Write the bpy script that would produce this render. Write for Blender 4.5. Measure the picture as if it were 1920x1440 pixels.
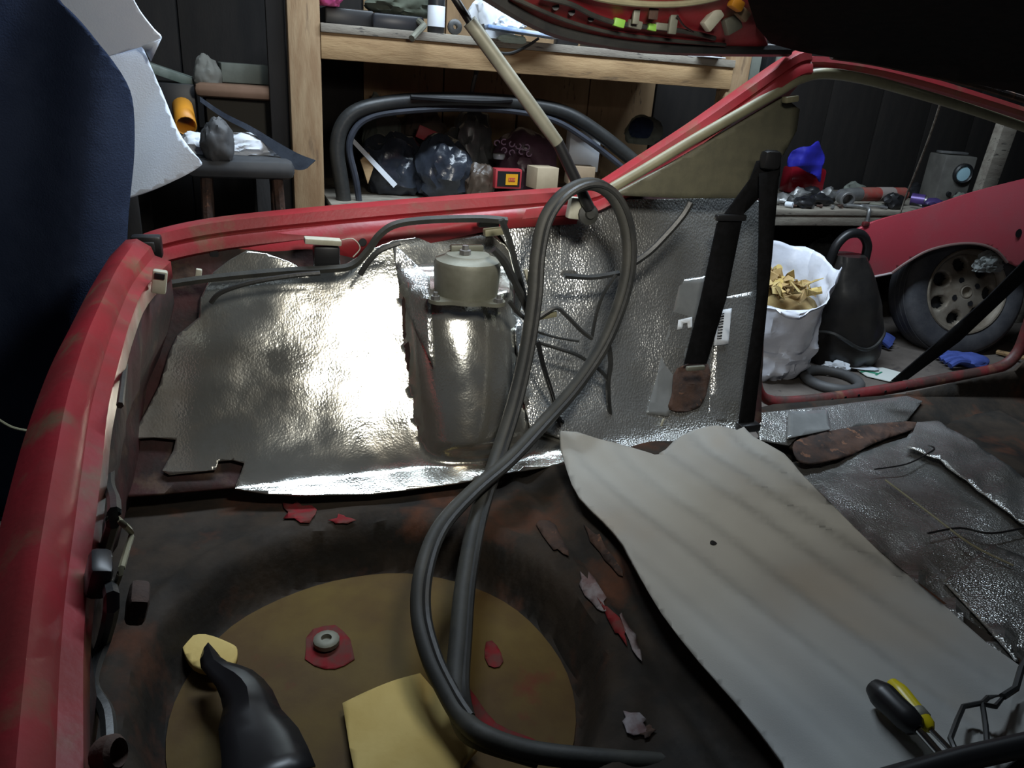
import bpy, bmesh, math, random
from mathutils import Vector, Matrix, noise
from mathutils.geometry import tessellate_polygon
random.seed(7)
sc = bpy.context.scene
for o in list(bpy.data.objects): bpy.data.objects.remove(o)
COL = sc.collection
# ------------------------------------------------------------------ camera
FPX, PITCH, ROLL, YAW = 1400.0, math.radians(22.7), math.radians(4.4), math.radians(21.2)
CAM = Vector((0, 0, 1.13))
FW = Vector((math.sin(YAW)*math.cos(PITCH), math.cos(YAW)*math.cos(PITCH), -math.sin(PITCH)))
_r0 = Vector((math.cos(YAW), -math.sin(YAW), 0)); _u0 = _r0.cross(FW)
RT = _r0*math.cos(ROLL) + _u0*math.sin(ROLL); UP = RT.cross(FW)
cd = bpy.data.cameras.new('camera'); cam = bpy.data.objects.new('camera', cd); COL.objects.link(cam)
cd.sensor_width = 36; cd.lens = FPX/1920*36; cd.clip_start = .02; cd.clip_end = 60
cam.matrix_world = Matrix(((RT.x, UP.x, -FW.x, CAM.x), (RT.y, UP.y, -FW.y, CAM.y), (RT.z, UP.z, -FW.z, CAM.z), (0, 0, 0, 1)))
sc.camera = cam
# ------------------------------------------------------------------ light
w = bpy.data.worlds.new('world'); sc.world = w; w.use_nodes = True
w.node_tree.nodes['Background'].inputs[0].default_value = (.55, .65, .85, 1)
w.node_tree.nodes['Background'].inputs[1].default_value = .028
def lamp(name, kind, loc, energy, col, size=.1, target=None, spread=None):
    l = bpy.data.lights.new(name, kind); l.energy = energy; l.color = col
    if kind == 'AREA':
        l.shape = 'RECTANGLE'; l.size = size[0]; l.size_y = size[1]
        if spread: l.spread = math.radians(spread)
    else: l.shadow_soft_size = size
    o = bpy.data.objects.new(name, l); COL.objects.link(o); o.location = loc
    if target: o.rotation_euler = (Vector(target)-Vector(loc)).to_track_quat('-Z', 'Y').to_euler()
    return o
lamp('hatch_flood_lamp', 'AREA', (.47, .60, 1.43), 7, (1, .97, .88), (.20, .17), (.78, 2.0, .88), 140)
lamp('bench_ceiling_lamp', 'AREA', (1.25, 2.04, 2.40), 88, (.74, .87, 1), (2.5, .34), (1.25, 2.08, 0))
sc.view_settings.view_transform = 'Standard'; sc.view_settings.look = 'None'
sc.view_settings.gamma = 1; sc.view_settings.use_curve_mapping = False
sc.view_settings.exposure = 0.0
# ------------------------------------------------------------------ helpers
def ray(x, y): return FW + RT*((x-960)/FPX) - UP*((y-720)/FPX)
def PZ(x, y, z): d = ray(x, y); return CAM + d*((z-CAM.z)/d.z)
def PY(x, y, Y): d = ray(x, y); return CAM + d*((Y-CAM.y)/d.y)
def hit(x, y, g, t0=.35, t1=5.0, n=60):
    d = ray(x, y); a = t0; ga = g(CAM+d*a)
    for i in range(1, n+1):
        b = t0+(t1-t0)*i/n; gb = g(CAM+d*b)
        if (ga < 0) != (gb < 0):
            for _ in range(18):
                m = (a+b)/2; gm = g(CAM+d*m)
                if (gm < 0) == (ga < 0): a = m
                else: b = m
            return CAM+d*((a+b)/2)
        a, ga = b, gb
    return CAM+d*t1
def cr(pts, n=6, closed=False):          # catmull-rom through tuples of any size
    P = [tuple(p) for p in pts]; out = []; N = len(P)
    segs = N if closed else N-1
    for i in range(segs):
        if closed: p0, p1, p2, p3 = P[i-1], P[i], P[(i+1) % N], P[(i+2) % N]
        else: p0, p1, p2, p3 = P[max(i-1, 0)], P[i], P[i+1], P[min(i+2, N-1)]
        for k in range(n):
            t = k/n
            out.append(tuple(.5*(2*b+(c-a)*t+(2*a-5*b+4*c-d)*t*t+(-a+3*b-3*c+d)*t**3) for a, b, c, d in zip(p0, p1, p2, p3)))
    if not closed: out.append(P[-1])
    return out
WL = {}
def tag(o, label=None, cat=None, group=None, kind=None):
    if label: o['label'] = label
    if cat: o['category'] = cat
    if group: o['group'] = group
    if kind: o['kind'] = kind
    return o
def thing(name, label, cat, loc, group=None, kind=None):
    o = bpy.data.objects.new(name, None); o.empty_display_size = .05; COL.objects.link(o)
    o.location = loc; WL[o.name] = Vector(loc)
    return tag(o, label, cat, group, kind)
class MB:
    def __init__(s): s.bm = bmesh.new()
    def raw(s, vs, fs, M=None):
        b = [s.bm.verts.new((M @ Vector(v)) if M else Vector(v)) for v in vs]
        for f in fs:
            try: s.bm.faces.new([b[i] for i in f])
            except ValueError: pass
        return s
    def box(s, c, sz, M=None, bev=0):
        x, y, z = (k/2 for k in sz); c = Vector(c)
        vs = [c+Vector((i*x, j*y, k*z)) for i in (-1, 1) for j in (-1, 1) for k in (-1, 1)]
        fs = [(0, 1, 3, 2), (4, 6, 7, 5), (0, 4, 5, 1), (2, 3, 7, 6), (0, 2, 6, 4), (1, 5, 7, 3)]
        t = bmesh.new(); b = [t.verts.new(v) for v in vs]
        for f in fs: t.faces.new([b[i] for i in f])
        if bev: bmesh.ops.bevel(t, geom=t.edges[:], offset=bev, segments=2, profile=.5, affect='EDGES')
        t.verts.index_update()
        s.raw([v.co.copy() for v in t.verts], [[v.index for v in f.verts] for f in t.faces], M); t.free(); return s
    def tube(s, pts, r, n=8, M=None, cap=True, closed=False, flat=1.0, prof=None):
        P = [Vector(p) for p in pts]; N = len(P); rf = r if callable(r) else (lambda t: r)
        T = [(P[(i+1) % N if closed else min(i+1, N-1)]-P[(i-1) if (closed or i) else 0]).normalized() for i in range(N)]
        u = T[0].orthogonal().normalized(); vs = []; fs = []
        for i in range(N):
            u = (u-T[i]*u.dot(T[i]))
            u = u.normalized() if u.length > 1e-6 else T[i].orthogonal().normalized()
            v = T[i].cross(u); rr = rf(i/max(N-1, 1))
            for k in range(n):
                a = 2*math.pi*k/n; vs.append(P[i]+(u*math.cos(a)+v*math.sin(a)*flat)*rr)
        for i in range(N if closed else N-1):
            j = (i+1) % N
            for k in range(n): fs.append((i*n+k, i*n+(k+1) % n, j*n+(k+1) % n, j*n+k))
        if cap and not closed: fs += [tuple(range(n))[::-1], tuple((N-1)*n+k for k in range(n))]
        return s.raw(vs, fs, M)
    def lathe(s, prof, n=24, M=None):     # profile (r, z) around z
        vs = []; fs = []; m = len(prof)
        for k in range(n):
            a = 2*math.pi*k/n
            for r, z in prof: vs.append((r*math.cos(a), r*math.sin(a), z))
        for k in range(n):
            k2 = (k+1) % n
            for i in range(m-1): fs.append((k*m+i, k2*m+i, k2*m+i+1, k*m+i+1))
        if prof[0][0] > 1e-5 and prof[-1][0] > 1e-5:      # a ring: close the profile
            for k in range(n): fs.append((k*m+m-1, (k+1) % n*m+m-1, (k+1) % n*m, k*m))
            return s.raw(vs, fs, M)
        if prof[0][0] > 1e-5: fs.append(tuple(k*m for k in range(n))[::-1])
        if prof[-1][0] > 1e-5: fs.append(tuple(k*m+m-1 for k in range(n)))
        return s.raw(vs, fs, M)
    def sweep(s, path, prof, closed=False):   # prof: list of world offsets (or function of t)
        P = [Vector(p) for p in path]; m = None; vs = []; fs = []
        for i, p in enumerate(P):
            pr = prof(i/(len(P)-1)) if callable(prof) else prof
            m = len(pr); vs += [p+Vector(q) for q in pr]
        for i in range(len(P)-1):
            for k in range(m): fs.append((i*m+k, i*m+(k+1) % m, (i+1)*m+(k+1) % m, (i+1)*m+k))
        fs += [tuple(range(m))[::-1], tuple((len(P)-1)*m+k for k in range(m))]
        return s.raw(vs, fs)
    def prism(s, poly, off):              # planar-ish polygon of points + offset
        P = [Vector(p) for p in poly]; n = len(P); off = Vector(off)
        vs = P+[p+off for p in P]; fs = [tuple(range(n)), tuple(range(n, 2*n))[::-1]]
        fs += [(i, i+n, (i+1) % n+n, (i+1) % n) for i in range(n)]
        return s.raw(vs, fs)
    def ico(s, c, sz, sub=2, f=None, M=None):
        t = bmesh.new(); bmesh.ops.create_icosphere(t, subdivisions=sub, radius=1)
        for v in t.verts:
            if f: v.co = f(v.co.copy())
            v.co = Vector((v.co.x*sz[0], v.co.y*sz[1], v.co.z*sz[2]))+Vector(c)
        t.verts.index_update()
        s.raw([v.co.copy() for v in t.verts], [[v.index for v in f.verts] for f in t.faces], M); t.free(); return s
    def patch(s, poly, step, F):          # polygon in 2-D, gridded, mapped by F(u,v) to 3-D
        t = bmesh.new(); vv = [t.verts.new((p[0], p[1], 0)) for p in poly]
        for tri in tessellate_polygon([[Vector((p[0], p[1], 0)) for p in poly]]):
            try: t.faces.new([vv[i] for i in tri])
            except ValueError: pass
        for ax in (0, 1):
            lo = min(p[ax] for p in poly); hi = max(p[ax] for p in poly); st = step[ax] if isinstance(step, tuple) else step
            k = math.ceil(lo/st+1e-6)
            while k*st < hi:
                co = [0, 0, 0]; no = [0, 0, 0]; co[ax] = k*st; no[ax] = 1
                bmesh.ops.bisect_plane(t, geom=t.verts[:]+t.edges[:]+t.faces[:], plane_co=co, plane_no=no, dist=1e-4); k += 1
        bmesh.ops.remove_doubles(t, verts=t.verts[:], dist=.05 if max(abs(p[0]) for p in poly) > 20 else 1e-5)
        for v in t.verts: v.co = F(v.co.x, v.co.y)
        bmesh.ops.dissolve_degenerate(t, edges=t.edges[:], dist=1e-5)
        t.normal_update()
        cen = sum((v.co for v in t.verts), Vector())/len(t.verts)
        nn = sum((f.normal*f.calc_area() for f in t.faces), Vector())
        if nn.dot(CAM-cen) < 0: bmesh.ops.reverse_faces(t, faces=t.faces[:])
        t.verts.index_update()
        s.raw([v.co.copy() for v in t.verts], [[v.index for v in f.verts] for f in t.faces]); t.free(); return s
    def build(s, name, m, parent=None, smooth=True, solid=0, fixn=True, bevel=0):
        bm = s.bm; bmesh.ops.remove_doubles(bm, verts=bm.verts[:], dist=1e-6)
        if fixn and not solid: bmesh.ops.recalc_face_normals(bm, faces=bm.faces[:])
        vs = [v.co for v in bm.verts]
        c = Vector([(min(v[i] for v in vs)+max(v[i] for v in vs))/2 for i in range(3)]); c.z = min(v.z for v in vs)
        for v in bm.verts: v.co -= c
        me = bpy.data.meshes.new(name); bm.to_mesh(me); bm.free()
        if smooth:
            me.polygons.foreach_set('use_smooth', [True]*len(me.polygons))
            me.set_sharp_from_angle(angle=math.radians(40))
        me.materials.append(m)
        o = bpy.data.objects.new(name, me); COL.objects.link(o); WL[o.name] = c
        if parent: o.parent = parent; o.location = c-WL[parent.name]
        else: o.location = c
        if solid:
            d = o.modifiers.new('thickness', 'SOLIDIFY'); d.thickness = solid; d.offset = -1
        return o
def ax(p, d, up=(0, 0, 1)):              # matrix with local z along d at p
    d = Vector(d).normalized(); u = Vector(up)
    x = u.cross(d)
    if x.length < 1e-4: x = Vector((1, 0, 0)).cross(d)
    x.normalize(); y = d.cross(x)
    return Matrix(((x.x, y.x, d.x, p[0]), (x.y, y.y, d.y, p[1]), (x.z, y.z, d.z, p[2]), (0, 0, 0, 1)))
def rotz(p, a): return Matrix.Translation(Vector(p)) @ Matrix.Rotation(math.radians(a), 4, 'Z')
# ------------------------------------------------------------------ materials
def M(name, c1, c2=None, scale=6, rough=.6, metal=0, bump=0, bscale=80, lo=.4, hi=.6, c3=None, s3=20, lo3=.6, hi3=.66, rvar=0, spec=.5, stretch=None, detail=6, bdist=.004, trans=0, coat=0, sheen=0):
    m = bpy.data.materials.new(name); m.use_nodes = True; nt = m.node_tree; N = nt.nodes; L = nt.links
    b = N['Principled BSDF']; b.inputs['Roughness'].default_value = rough; b.inputs['Metallic'].default_value = metal
    b.inputs['Specular IOR Level'].default_value = spec; b.inputs['Transmission Weight'].default_value = trans
    b.inputs['Coat Weight'].default_value = coat; b.inputs['Sheen Weight'].default_value = sheen
    rgba = lambda c: (c[0], c[1], c[2], 1)
    b.inputs['Base Color'].default_value = rgba(c1)
    tc = N.new('ShaderNodeTexCoord'); src = tc.outputs['Object']
    if stretch:
        mp = N.new('ShaderNodeMapping'); mp.inputs['Scale'].default_value = stretch; L.new(src, mp.inputs[0]); src = mp.outputs[0]
    def nz(sc_, lo_, hi_, det=detail):
        n = N.new('ShaderNodeTexNoise'); n.inputs['Scale'].default_value = sc_; n.inputs['Detail'].default_value = det; n.inputs['Roughness'].default_value = .6
        L.new(src, n.inputs['Vector']); r = N.new('ShaderNodeMapRange'); r.inputs[1].default_value = lo_; r.inputs[2].default_value = hi_
        L.new(n.outputs[0], r.inputs[0]); return r.outputs[0]
    col = None
    if c2:
        mx = N.new('ShaderNodeMix'); mx.data_type = 'RGBA'; L.new(nz(scale, lo, hi), mx.inputs[0])
        mx.inputs[6].default_value = rgba(c1); mx.inputs[7].default_value = rgba(c2); col = mx.outputs[2]
        if c3:
            m2 = N.new('ShaderNodeMix'); m2.data_type = 'RGBA'; L.new(nz(s3, lo3, hi3), m2.inputs[0]); L.new(col, m2.inputs[6])
            m2.inputs[7].default_value = rgba(c3); col = m2.outputs[2]
        L.new(col, b.inputs['Base Color'])
    if rvar:
        r = N.new('ShaderNodeMapRange'); L.new(nz(scale*1.7, .35, .65), r.inputs[0]); r.inputs[3].default_value = rough-rvar; r.inputs[4].default_value = rough+rvar
        L.new(r.outputs[0], b.inputs['Roughness'])
    if bump:
        n = N.new('ShaderNodeTexNoise'); n.inputs['Scale'].default_value = bscale; n.inputs['Detail'].default_value = 4; L.new(src, n.inputs['Vector'])
        bp = N.new('ShaderNodeBump'); bp.inputs['Strength'].default_value = bump; bp.inputs['Distance'].default_value = bdist
        L.new(n.outputs[0], bp.inputs['Height']); L.new(bp.outputs[0], b.inputs['Normal'])
    return m
def foil_mat(name, base, rough, dirt, met=.92, bs=1):
    m = M(name, base, dirt, 7, rough, met, 0, lo=.42, hi=.72); nt = m.node_tree; N = nt.nodes; L = nt.links; b = N['Principled BSDF']
    tc = N.new('ShaderNodeTexCoord')
    def bump(tex, strength, dist, prev=None):
        bp = N.new('ShaderNodeBump'); bp.inputs['Strength'].default_value = strength; bp.inputs['Distance'].default_value = dist
        L.new(tex, bp.inputs['Height'])
        if prev: L.new(prev, bp.inputs['Normal'])
        return bp.outputs[0]
    n1 = N.new('ShaderNodeTexNoise'); n1.inputs['Scale'].default_value = 14; n1.inputs['Detail'].default_value = 3; L.new(tc.outputs['Object'], n1.inputs['Vector'])
    v = N.new('ShaderNodeTexVoronoi'); v.inputs['Scale'].default_value = 230; mp = N.new('ShaderNodeMapping'); mp.inputs['Scale'].default_value = (1, 1, .55); mp.inputs['Rotation'].default_value = (0, .5, 0)
    L.new(tc.outputs['Object'], mp.inputs[0]); L.new(mp.outputs[0], v.inputs['Vector'])
    n2 = N.new('ShaderNodeTexNoise'); n2.inputs['Scale'].default_value = 260; n2.inputs['Detail'].default_value = 2; L.new(tc.outputs['Object'], n2.inputs['Vector'])
    x = bump(n1.outputs[0], min(1, .22*bs), .008); x = bump(v.outputs['Distance'], min(1, .22*bs), .0010*bs, x); x = bump(n2.outputs[0], .25, .0007, x)
    L.new(x, b.inputs['Normal'])
    r = N.new('ShaderNodeMapRange'); L.new(n1.outputs[0], r.inputs[0]); r.inputs[1].default_value = .3; r.inputs[2].default_value = .7
    r.inputs[3].default_value = rough-.06; r.inputs[4].default_value = rough+.08; L.new(r.outputs[0], b.inputs['Roughness'])
    return m
FOIL = foil_mat('aluminium_foil', (.66, .66, .61), .125, (.42, .38, .31), .88, .7)
FOIL2 = foil_mat('dull_foil', (.50, .505, .495), .26, (.29, .28, .25), .80, 2.2)
RED = M('dusty_red_paint', (.30, .020, .028), (.21, .030, .030), 5, .42, 0, .08, 120, c3=(.16, .085, .05), s3=9, lo3=.56, hi3=.70, rvar=.1, spec=.28)
REDIN = M('dark_red_inner_paint', (.13, .012, .014), (.045, .022, .018), 9, .55, 0, .25, 60, c3=(.13, .06, .035), s3=14, lo3=.58, hi3=.68)
REDF = M('faded_red_fender_paint', (.42, .055, .075), (.36, .075, .09), 3, .28, 0, 0, rvar=.08)
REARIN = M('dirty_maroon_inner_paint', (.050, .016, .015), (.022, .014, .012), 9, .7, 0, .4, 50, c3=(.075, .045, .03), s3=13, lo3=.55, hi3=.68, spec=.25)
UNDER = M('black_undercoat', (.017, .015, .013), (.036, .027, .020), 7, .82, 0, .5, 45, spec=.2, c3=(.085, .035, .02), s3=6, lo3=.54, hi3=.70, rvar=.12)
RUST = M('rusty_metal', (.065, .032, .02), (.025, .015, .012), 16, .85, 0, .6, 70, c3=(.14, .065, .035), s3=34)
WOOD = M('raw_pine', (.36, .235, .115), (.27, .165, .075), 5, .75, 0, .25, 40, c3=(.10, .065, .035), s3=5, lo3=.60, hi3=.72, stretch=(1, 6, 6))
WOODV = M('raw_pine_post', (.33, .23, .13), (.25, .155, .08), 5, .75, 0, .25, 40, c3=(.13, .08, .045), s3=4, lo3=.58, hi3=.70, stretch=(6, 6, 1))
GREYWOOD = M('grey_dusty_wood', (.26, .235, .19), (.18, .155, .125), 6, .8, 0, .25, 60, c3=(.08, .07, .06), s3=14, stretch=(1, 5, 5))
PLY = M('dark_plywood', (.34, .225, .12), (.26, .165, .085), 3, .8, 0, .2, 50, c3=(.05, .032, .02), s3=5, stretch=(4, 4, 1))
WALLSHADE = M('shade_black_wall', (.012, .013, .017), (.02, .02, .024), 5, .75, 0, .2, 30)  # near-black wall colour, with the shade of the dark corners put into it
OLIVE = M('olive_plastic_trim', (.125, .118, .078), (.105, .10, .068), 30, .55, 0, .15, 300)
KHAKI = M('khaki_rubber_trim', (.24, .225, .14), (.20, .185, .115), 20, .5)
RUBBER = M('black_rubber', (.022, .023, .023), (.033, .033, .031), 14, .42, 0, .1, 120)
DUSTRUB = M('dusty_rubber', (.020, .021, .019), (.042, .041, .034), 9, .62, 0, .1, 120)
BLACK = M('black_plastic', (.012, .012, .013), None, rough=.4)
WEB = M('black_webbing', (.004, .004, .0045), (.006, .006, .007), 60, .9, 0, .2, 400, spec=.12)
HEAD = M('black_headliner', (.006, .006, .006), (.010, .009, .008), 40, .95, 0, .3, 400, spec=.1)
DUSTMET = M('dusty_grey_metal', (.20, .20, .16), (.15, .15, .115), 12, .55, .3, .1, 80)
GREYMET = M('grey_metal', (.28, .28, .27), (.18, .18, .18), 10, .4, .6)
CHROME = M('chrome', (.85, .85, .85), None, rough=.15, metal=1)
FELT = M('off_white_felt', (.41, .415, .395), (.36, .36, .345), 2.2, .95, 0, .25, 500, c3=(.38, .34, .285), s3=2.6, lo3=.55, hi3=.75, spec=.15, detail=3, bdist=.001)
FOAM = M('white_foam_sheet', (.78, .87, .98), (.73, .82, .95), 6, .9, 0, .25, 260, spec=.2, bdist=.002)
NAVY = M('navy_carpet', (.030, .042, .078), (.020, .029, .058), 5, .95, 0, .4, 250, spec=.1)
WELL = M('mustard_primer', (.125, .084, .024), (.085, .050, .018), 4, .6, 0, .25, 40, c3=(.13, .03, .018), s3=6, lo3=.62, hi3=.74, spec=.15)
YPAPER = M('yellow_foam_pad', (.62, .47, .17), (.55, .40, .13), 7, .85, 0, .2, 60)
BAGW = M('white_plastic_bag', (.74, .77, .85), (.68, .71, .80), 8, .35, 0, .25, 40, bdist=.006)
BAGK = M('black_plastic_film', (.022, .026, .036), (.035, .042, .055), 8, .25, 0, .4, 30, bdist=.006)
CARD = M('brown_cardboard', (.30, .22, .14), (.25, .18, .11), 10, .85)
TAN = M('tan_cardboard', (.42, .34, .23), (.36, .29, .19), 10, .85)
WHITE = M('white_paper', (.72, .76, .80), (.64, .68, .74), 6, .7)
CREAM = M('cream_plastic', (.50, .49, .40), (.38, .37, .28), 20, .5)
TYRE = M('dusty_tyre_rubber', (.035, .036, .042), (.055, .055, .06), 12, .7, 0, .2, 150)
ALLOY = M('dirty_alloy', (.30, .265, .215), (.20, .165, .125), 9, .5, .45, .1, 60)
CONC = M('dirty_floor', (.13, .11, .095), (.085, .07, .06), 4, .85, 0, .3, 40, c3=(.06, .05, .045), s3=12)
BLUE = M('blue_cloth', (.02, .02, .42), (.015, .015, .30), 8, .7)
DENIM = M('blue_work_glove', (.05, .085, .33), (.035, .06, .24), 14, .85)
PURPLE = M('purple_plastic', (.05, .03, .12), (.035, .022, .09), 10, .5)
PLUM = M('plum_plastic_bag', (.10, .05, .075), (.07, .034, .05), 12, .35, 0, .3, 40)
PINK = M('pink_plastic', (.45, .06, .20), None, rough=.5)
REDC = M('red_card', (.42, .035, .045), (.35, .03, .04), 8, .5)
YEL = M('yellow_plastic', (.62, .50, .01), None, rough=.35)
ORANGE = M('orange_plastic', (.60, .25, .02), None, rough=.5)
LBLUE = M('pale_blue_glass', (.35, .55, .62), None, rough=.2)
GREEN = M('green_tape', (.20, .42, .06), None, rough=.5)
GREYC = M('grey_green_card', (.15, .165, .14), (.11, .12, .10), 10, .8)
MINT = M('pale_green_cloth', (.42, .52, .45), None, rough=.9)
ROPE = M('grey_rope', (.34, .31, .26), (.15, .135, .11), 60, .9)
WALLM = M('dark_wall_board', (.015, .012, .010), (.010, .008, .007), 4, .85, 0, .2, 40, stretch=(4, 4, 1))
STRUTM = M('dusty_strut_tube', (.26, .255, .20), (.19, .185, .14), 10, .5, .15)
CLEAR = M('smoky_clear_film', (.22, .23, .23), (.28, .29, .29), 10, .12, .3)
CHIPG = M('bare_grey_chip', (.24, .22, .23), (.15, .10, .10), 30, .75, spec=.15)
CHIPR = M('red_paint_chip', (.20, .015, .02), (.12, .04, .035), 30, .75, spec=.15)
# ================================================================== SETTING
def struct(o): return tag(o, kind='structure')
BENCH_Y, BENCH_Z, WALL_Y = 2.80, .64, 3.50
fl = struct(MB().box((1.9, 1.5, -.03), (9, 6, .06)).build('floor', CONC))
wb = struct(MB().box((1.9, WALL_Y+.06, 1.3), (9, .06, 2.7)).build('wall_back', WALLSHADE))
bw = .36; x = -1.6; k = 0
while x < 5.8:
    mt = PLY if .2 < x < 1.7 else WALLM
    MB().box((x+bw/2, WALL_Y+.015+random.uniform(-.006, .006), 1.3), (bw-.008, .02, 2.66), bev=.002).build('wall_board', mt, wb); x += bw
struct(MB().box((-2.4, 1.5, 1.3), (.06, 4.1, 2.7)).build('wall_left', WALLSHADE))
struct(MB().box((6.2, 1.5, 1.3), (.06, 4.1, 2.7)).build('wall_right', WALLSHADE))
struct(MB().box((1.9, 1.5, 2.72), (9, 6, .06)).build('ceiling', GREYWOOD))
# ================================================================== CAR
car = thing('car', 'red three-door hatchback with open tailgate and stripped, foil-lined luggage space', 'car', (.9, .9, 0))
XT, YT = .47, 1.535                       # suspension tower axis
def Ys(x, z):
    s = max((z-.335)/.465, 0.0)
    y = 1.365+.335*s**.72 if s < 1.2 else 1.365+.335*1.2**.72+(s-1.2)*.02
    if z < .335: y = 1.365-(.335-z)/.29
    y += .07*max(0, min(1, (x-.62)/.3))*(1-min(s, 1))*.6      # steeper panel towards the door
    dx = abs(x-XT); R = .094
    if dx < R*1.35:
        tw = 1.585-.55*max(0, .63-z)-.085*math.sqrt(max(0, 1-(dx/(R*1.35))**2))
        top = min(1, max(0, (.70-z)/.03)); b = min(1, max(0, (z-.315)/.07)); b = b*b*(3-2*b)
        y = y+(min(y, tw)-y)*top*b
    return y
def g_side(p): return p.y-Ys(p.x, p.z)
def wav(p, a, s): return a*(noise.noise(Vector((p.x*s, p.y*s, p.z*s+3))))
def Fs(off, amp=0, sc_=9):
    def F(u, v):
        p = hit(u, v, lambda q: q.y-Ys(q.x, q.z)+off)
        zc = .304+off*.6
        if p.z < zc: p = PZ(u, v, zc)
        if amp: p = p+Vector((0, -1, .4))*(wav(p, amp, sc_)+abs(amp))
        return p
    return F
# --- floor pan with spare wheel well
WX, WY, WR0, WR1, WD = .165, .895, .315, .355, .095
def sm(a, b, t): t = max(0, min(1, (t-a)/(b-a))); return t*t*(3-2*t)
def zfloor(x, y):
    z = .297+.006*noise.noise(Vector((x*7, y*7, 0)))
    r = math.hypot(x-WX, y-WY)
    z -= WD*(1-sm(WR0, WR1, r))
    z += .012*math.exp(-((r-WR1-.03)/.02)**2)
    z += .035*sm(.56, .63, x)-.14*sm(1.12, 1.17, x)
    z += .012*math.exp(-((x-.535)/.02)**2)*sm(WR1, WR1+.05, r)
    # cross-shaped pressing and hub in the bottom of the well
    z += .008*math.exp(-((math.hypot(x-.16, y-1.0))/.045)**2)*(1 if r < WR0 else 0)
    return z
vs = []; fs = []; NX, NY = 230, 110
for i in range(NX+1):
    for j in range(NY+1):
        X = -.32+2.7*(i/NX)**1.15; Y = .30+1.28*j/NY; vs.append((X, Y, zfloor(X, Y)))
for i in range(NX):
    for j in range(NY): a = i*(NY+1)+j; fs.append((a, a+NY+1, a+NY+2, a+1))
fp = MB().raw(vs, fs).build('floor_pan', UNDER, car, solid=.004, fixn=True)
# circular bottom of the well, primer-coloured
vs = [(WX, WY, zfloor(WX, WY)+.003)]; fs = []
for i in range(1, 15):
    for k in range(56):
        a = 2*math.pi*k/56; rr = (WR0-.005)*i/14; X, Y = WX+rr*math.cos(a), WY+rr*math.sin(a); vs.append((X, Y, zfloor(X, Y)+.003))
for k in range(56): fs.append((0, 1+k, 1+(k+1) % 56))
for i in range(13):
    for k in range(56): fs.append((1+i*56+k, 1+(i+1)*56+k, 1+(i+1)*56+(k+1) % 56, 1+i*56+(k+1) % 56))
wl = MB().raw(vs, fs).build('spare_wheel_well', WELL, car)
def onfloor(u, v, off=.004): return hit(u, v, lambda q: q.z-zfloor(q.x, q.y)-off)
def blob(cx, cy, rx, ry, n=12, jit=.25, ang=0):
    o = []
    for k in range(n):
        a = 2*math.pi*k/n; s = 1+random.uniform(-jit, jit); ex, ey = rx*s*math.cos(a), ry*s*math.sin(a)
        o.append((cx+ex*math.cos(ang)-ey*math.sin(ang), cy+ex*math.sin(ang)+ey*math.cos(ang)))
    return o
def pflo(off): return lambda u, v: onfloor(u, v, off)
MB().patch(blob(618, 1215, 48, 44, 14, .12), 14, pflo(.005)).build('red_patch', CHIPR, wl, solid=.001)
h = PZ(612, 1198, .222); MB().lathe([(.022, .002), (.022, .010), (.018, .013), (.009, .013), (.008, .006), (0, .006)], 14, Matrix.Translation((h.x, h.y, .212))).build('drain_plug', DUSTMET, wl)
MB().patch(blob(925, 1228, 17, 26, 10, .2, -.3), 9, pflo(.006)).build('red_patch', CHIPR, wl, solid=.001)
MB().patch(cr([(880, 1290), (930, 1355), (1000, 1385), (1008, 1400), (960, 1408), (905, 1372), (876, 1315)], 3, True), 12, pflo(.006)).build('red_patch', CHIPR, wl, solid=.001)
for c_, rx, ry, an, mt in [((560, 958), 30, 18, .2, CHIPR), ((1112, 1108), 14, 40, -.5, CHIPG), ((1150, 1165), 10, 48, -.55, CHIPR), ((1185, 1195), 8, 38, -.45, CHIPG), ((1040, 1010), 16, 40, -.6, RUST), ((1190, 1350), 26, 22, .3, CHIPG), ((1215, 1372), 12, 16, .3, RUST), ((640, 975), 20, 9, 0, CHIPR), ((1130, 1030), 10, 50, -.6, RUST)]:
    MB().patch(blob(c_[0], c_[1], rx, ry, 14, .4, an), 12, pflo(.0045)).build('paint_chip', mt, fp, solid=.0008)
# --- inner side panel (bare) and the foil glued to it
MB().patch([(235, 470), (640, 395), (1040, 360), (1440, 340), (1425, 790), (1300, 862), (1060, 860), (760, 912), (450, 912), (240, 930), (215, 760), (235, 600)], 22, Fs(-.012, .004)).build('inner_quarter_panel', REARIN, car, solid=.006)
A = [(462, 470), (500, 476), (545, 492), (570, 508), (640, 500), (690, 470), (735, 452), (775, 446), (810, 440), (920, 440), (960, 470), (985, 560), (968, 620), (975, 700), (990, 790), (1062, 800), (1066, 868), (960, 885), (860, 905), (760, 918), (700, 925), (560, 928), (500, 925), (440, 915), (452, 885), (458, 868), (436, 862), (410, 864), (405, 880), (318, 890), (304, 882), (325, 845), (330, 824), (290, 820), (245, 823), (275, 770), (300, 720), (318, 660), (333, 628), (372, 596), (376, 560), (398, 512), (430, 488)]
foil = MB().patch(A, 9, Fs(.004, .0035, 8)).build('foil_insulation_sheet', FOIL, car, solid=.003)
B = [(925, 425), (1010, 385), (1060, 378), (1160, 376), (1400, 372), (1424, 380), (1416, 600), (1410, 790), (1395, 812), (1300, 822), (1230, 862), (1150, 835), (1050, 822), (990, 800), (972, 700), (964, 620), (980, 560), (956, 470)]
MB().patch(B, 11, Fs(.010, .008, 7)).build('foil_insulation_sheet', FOIL2, car, solid=.003)
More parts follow.
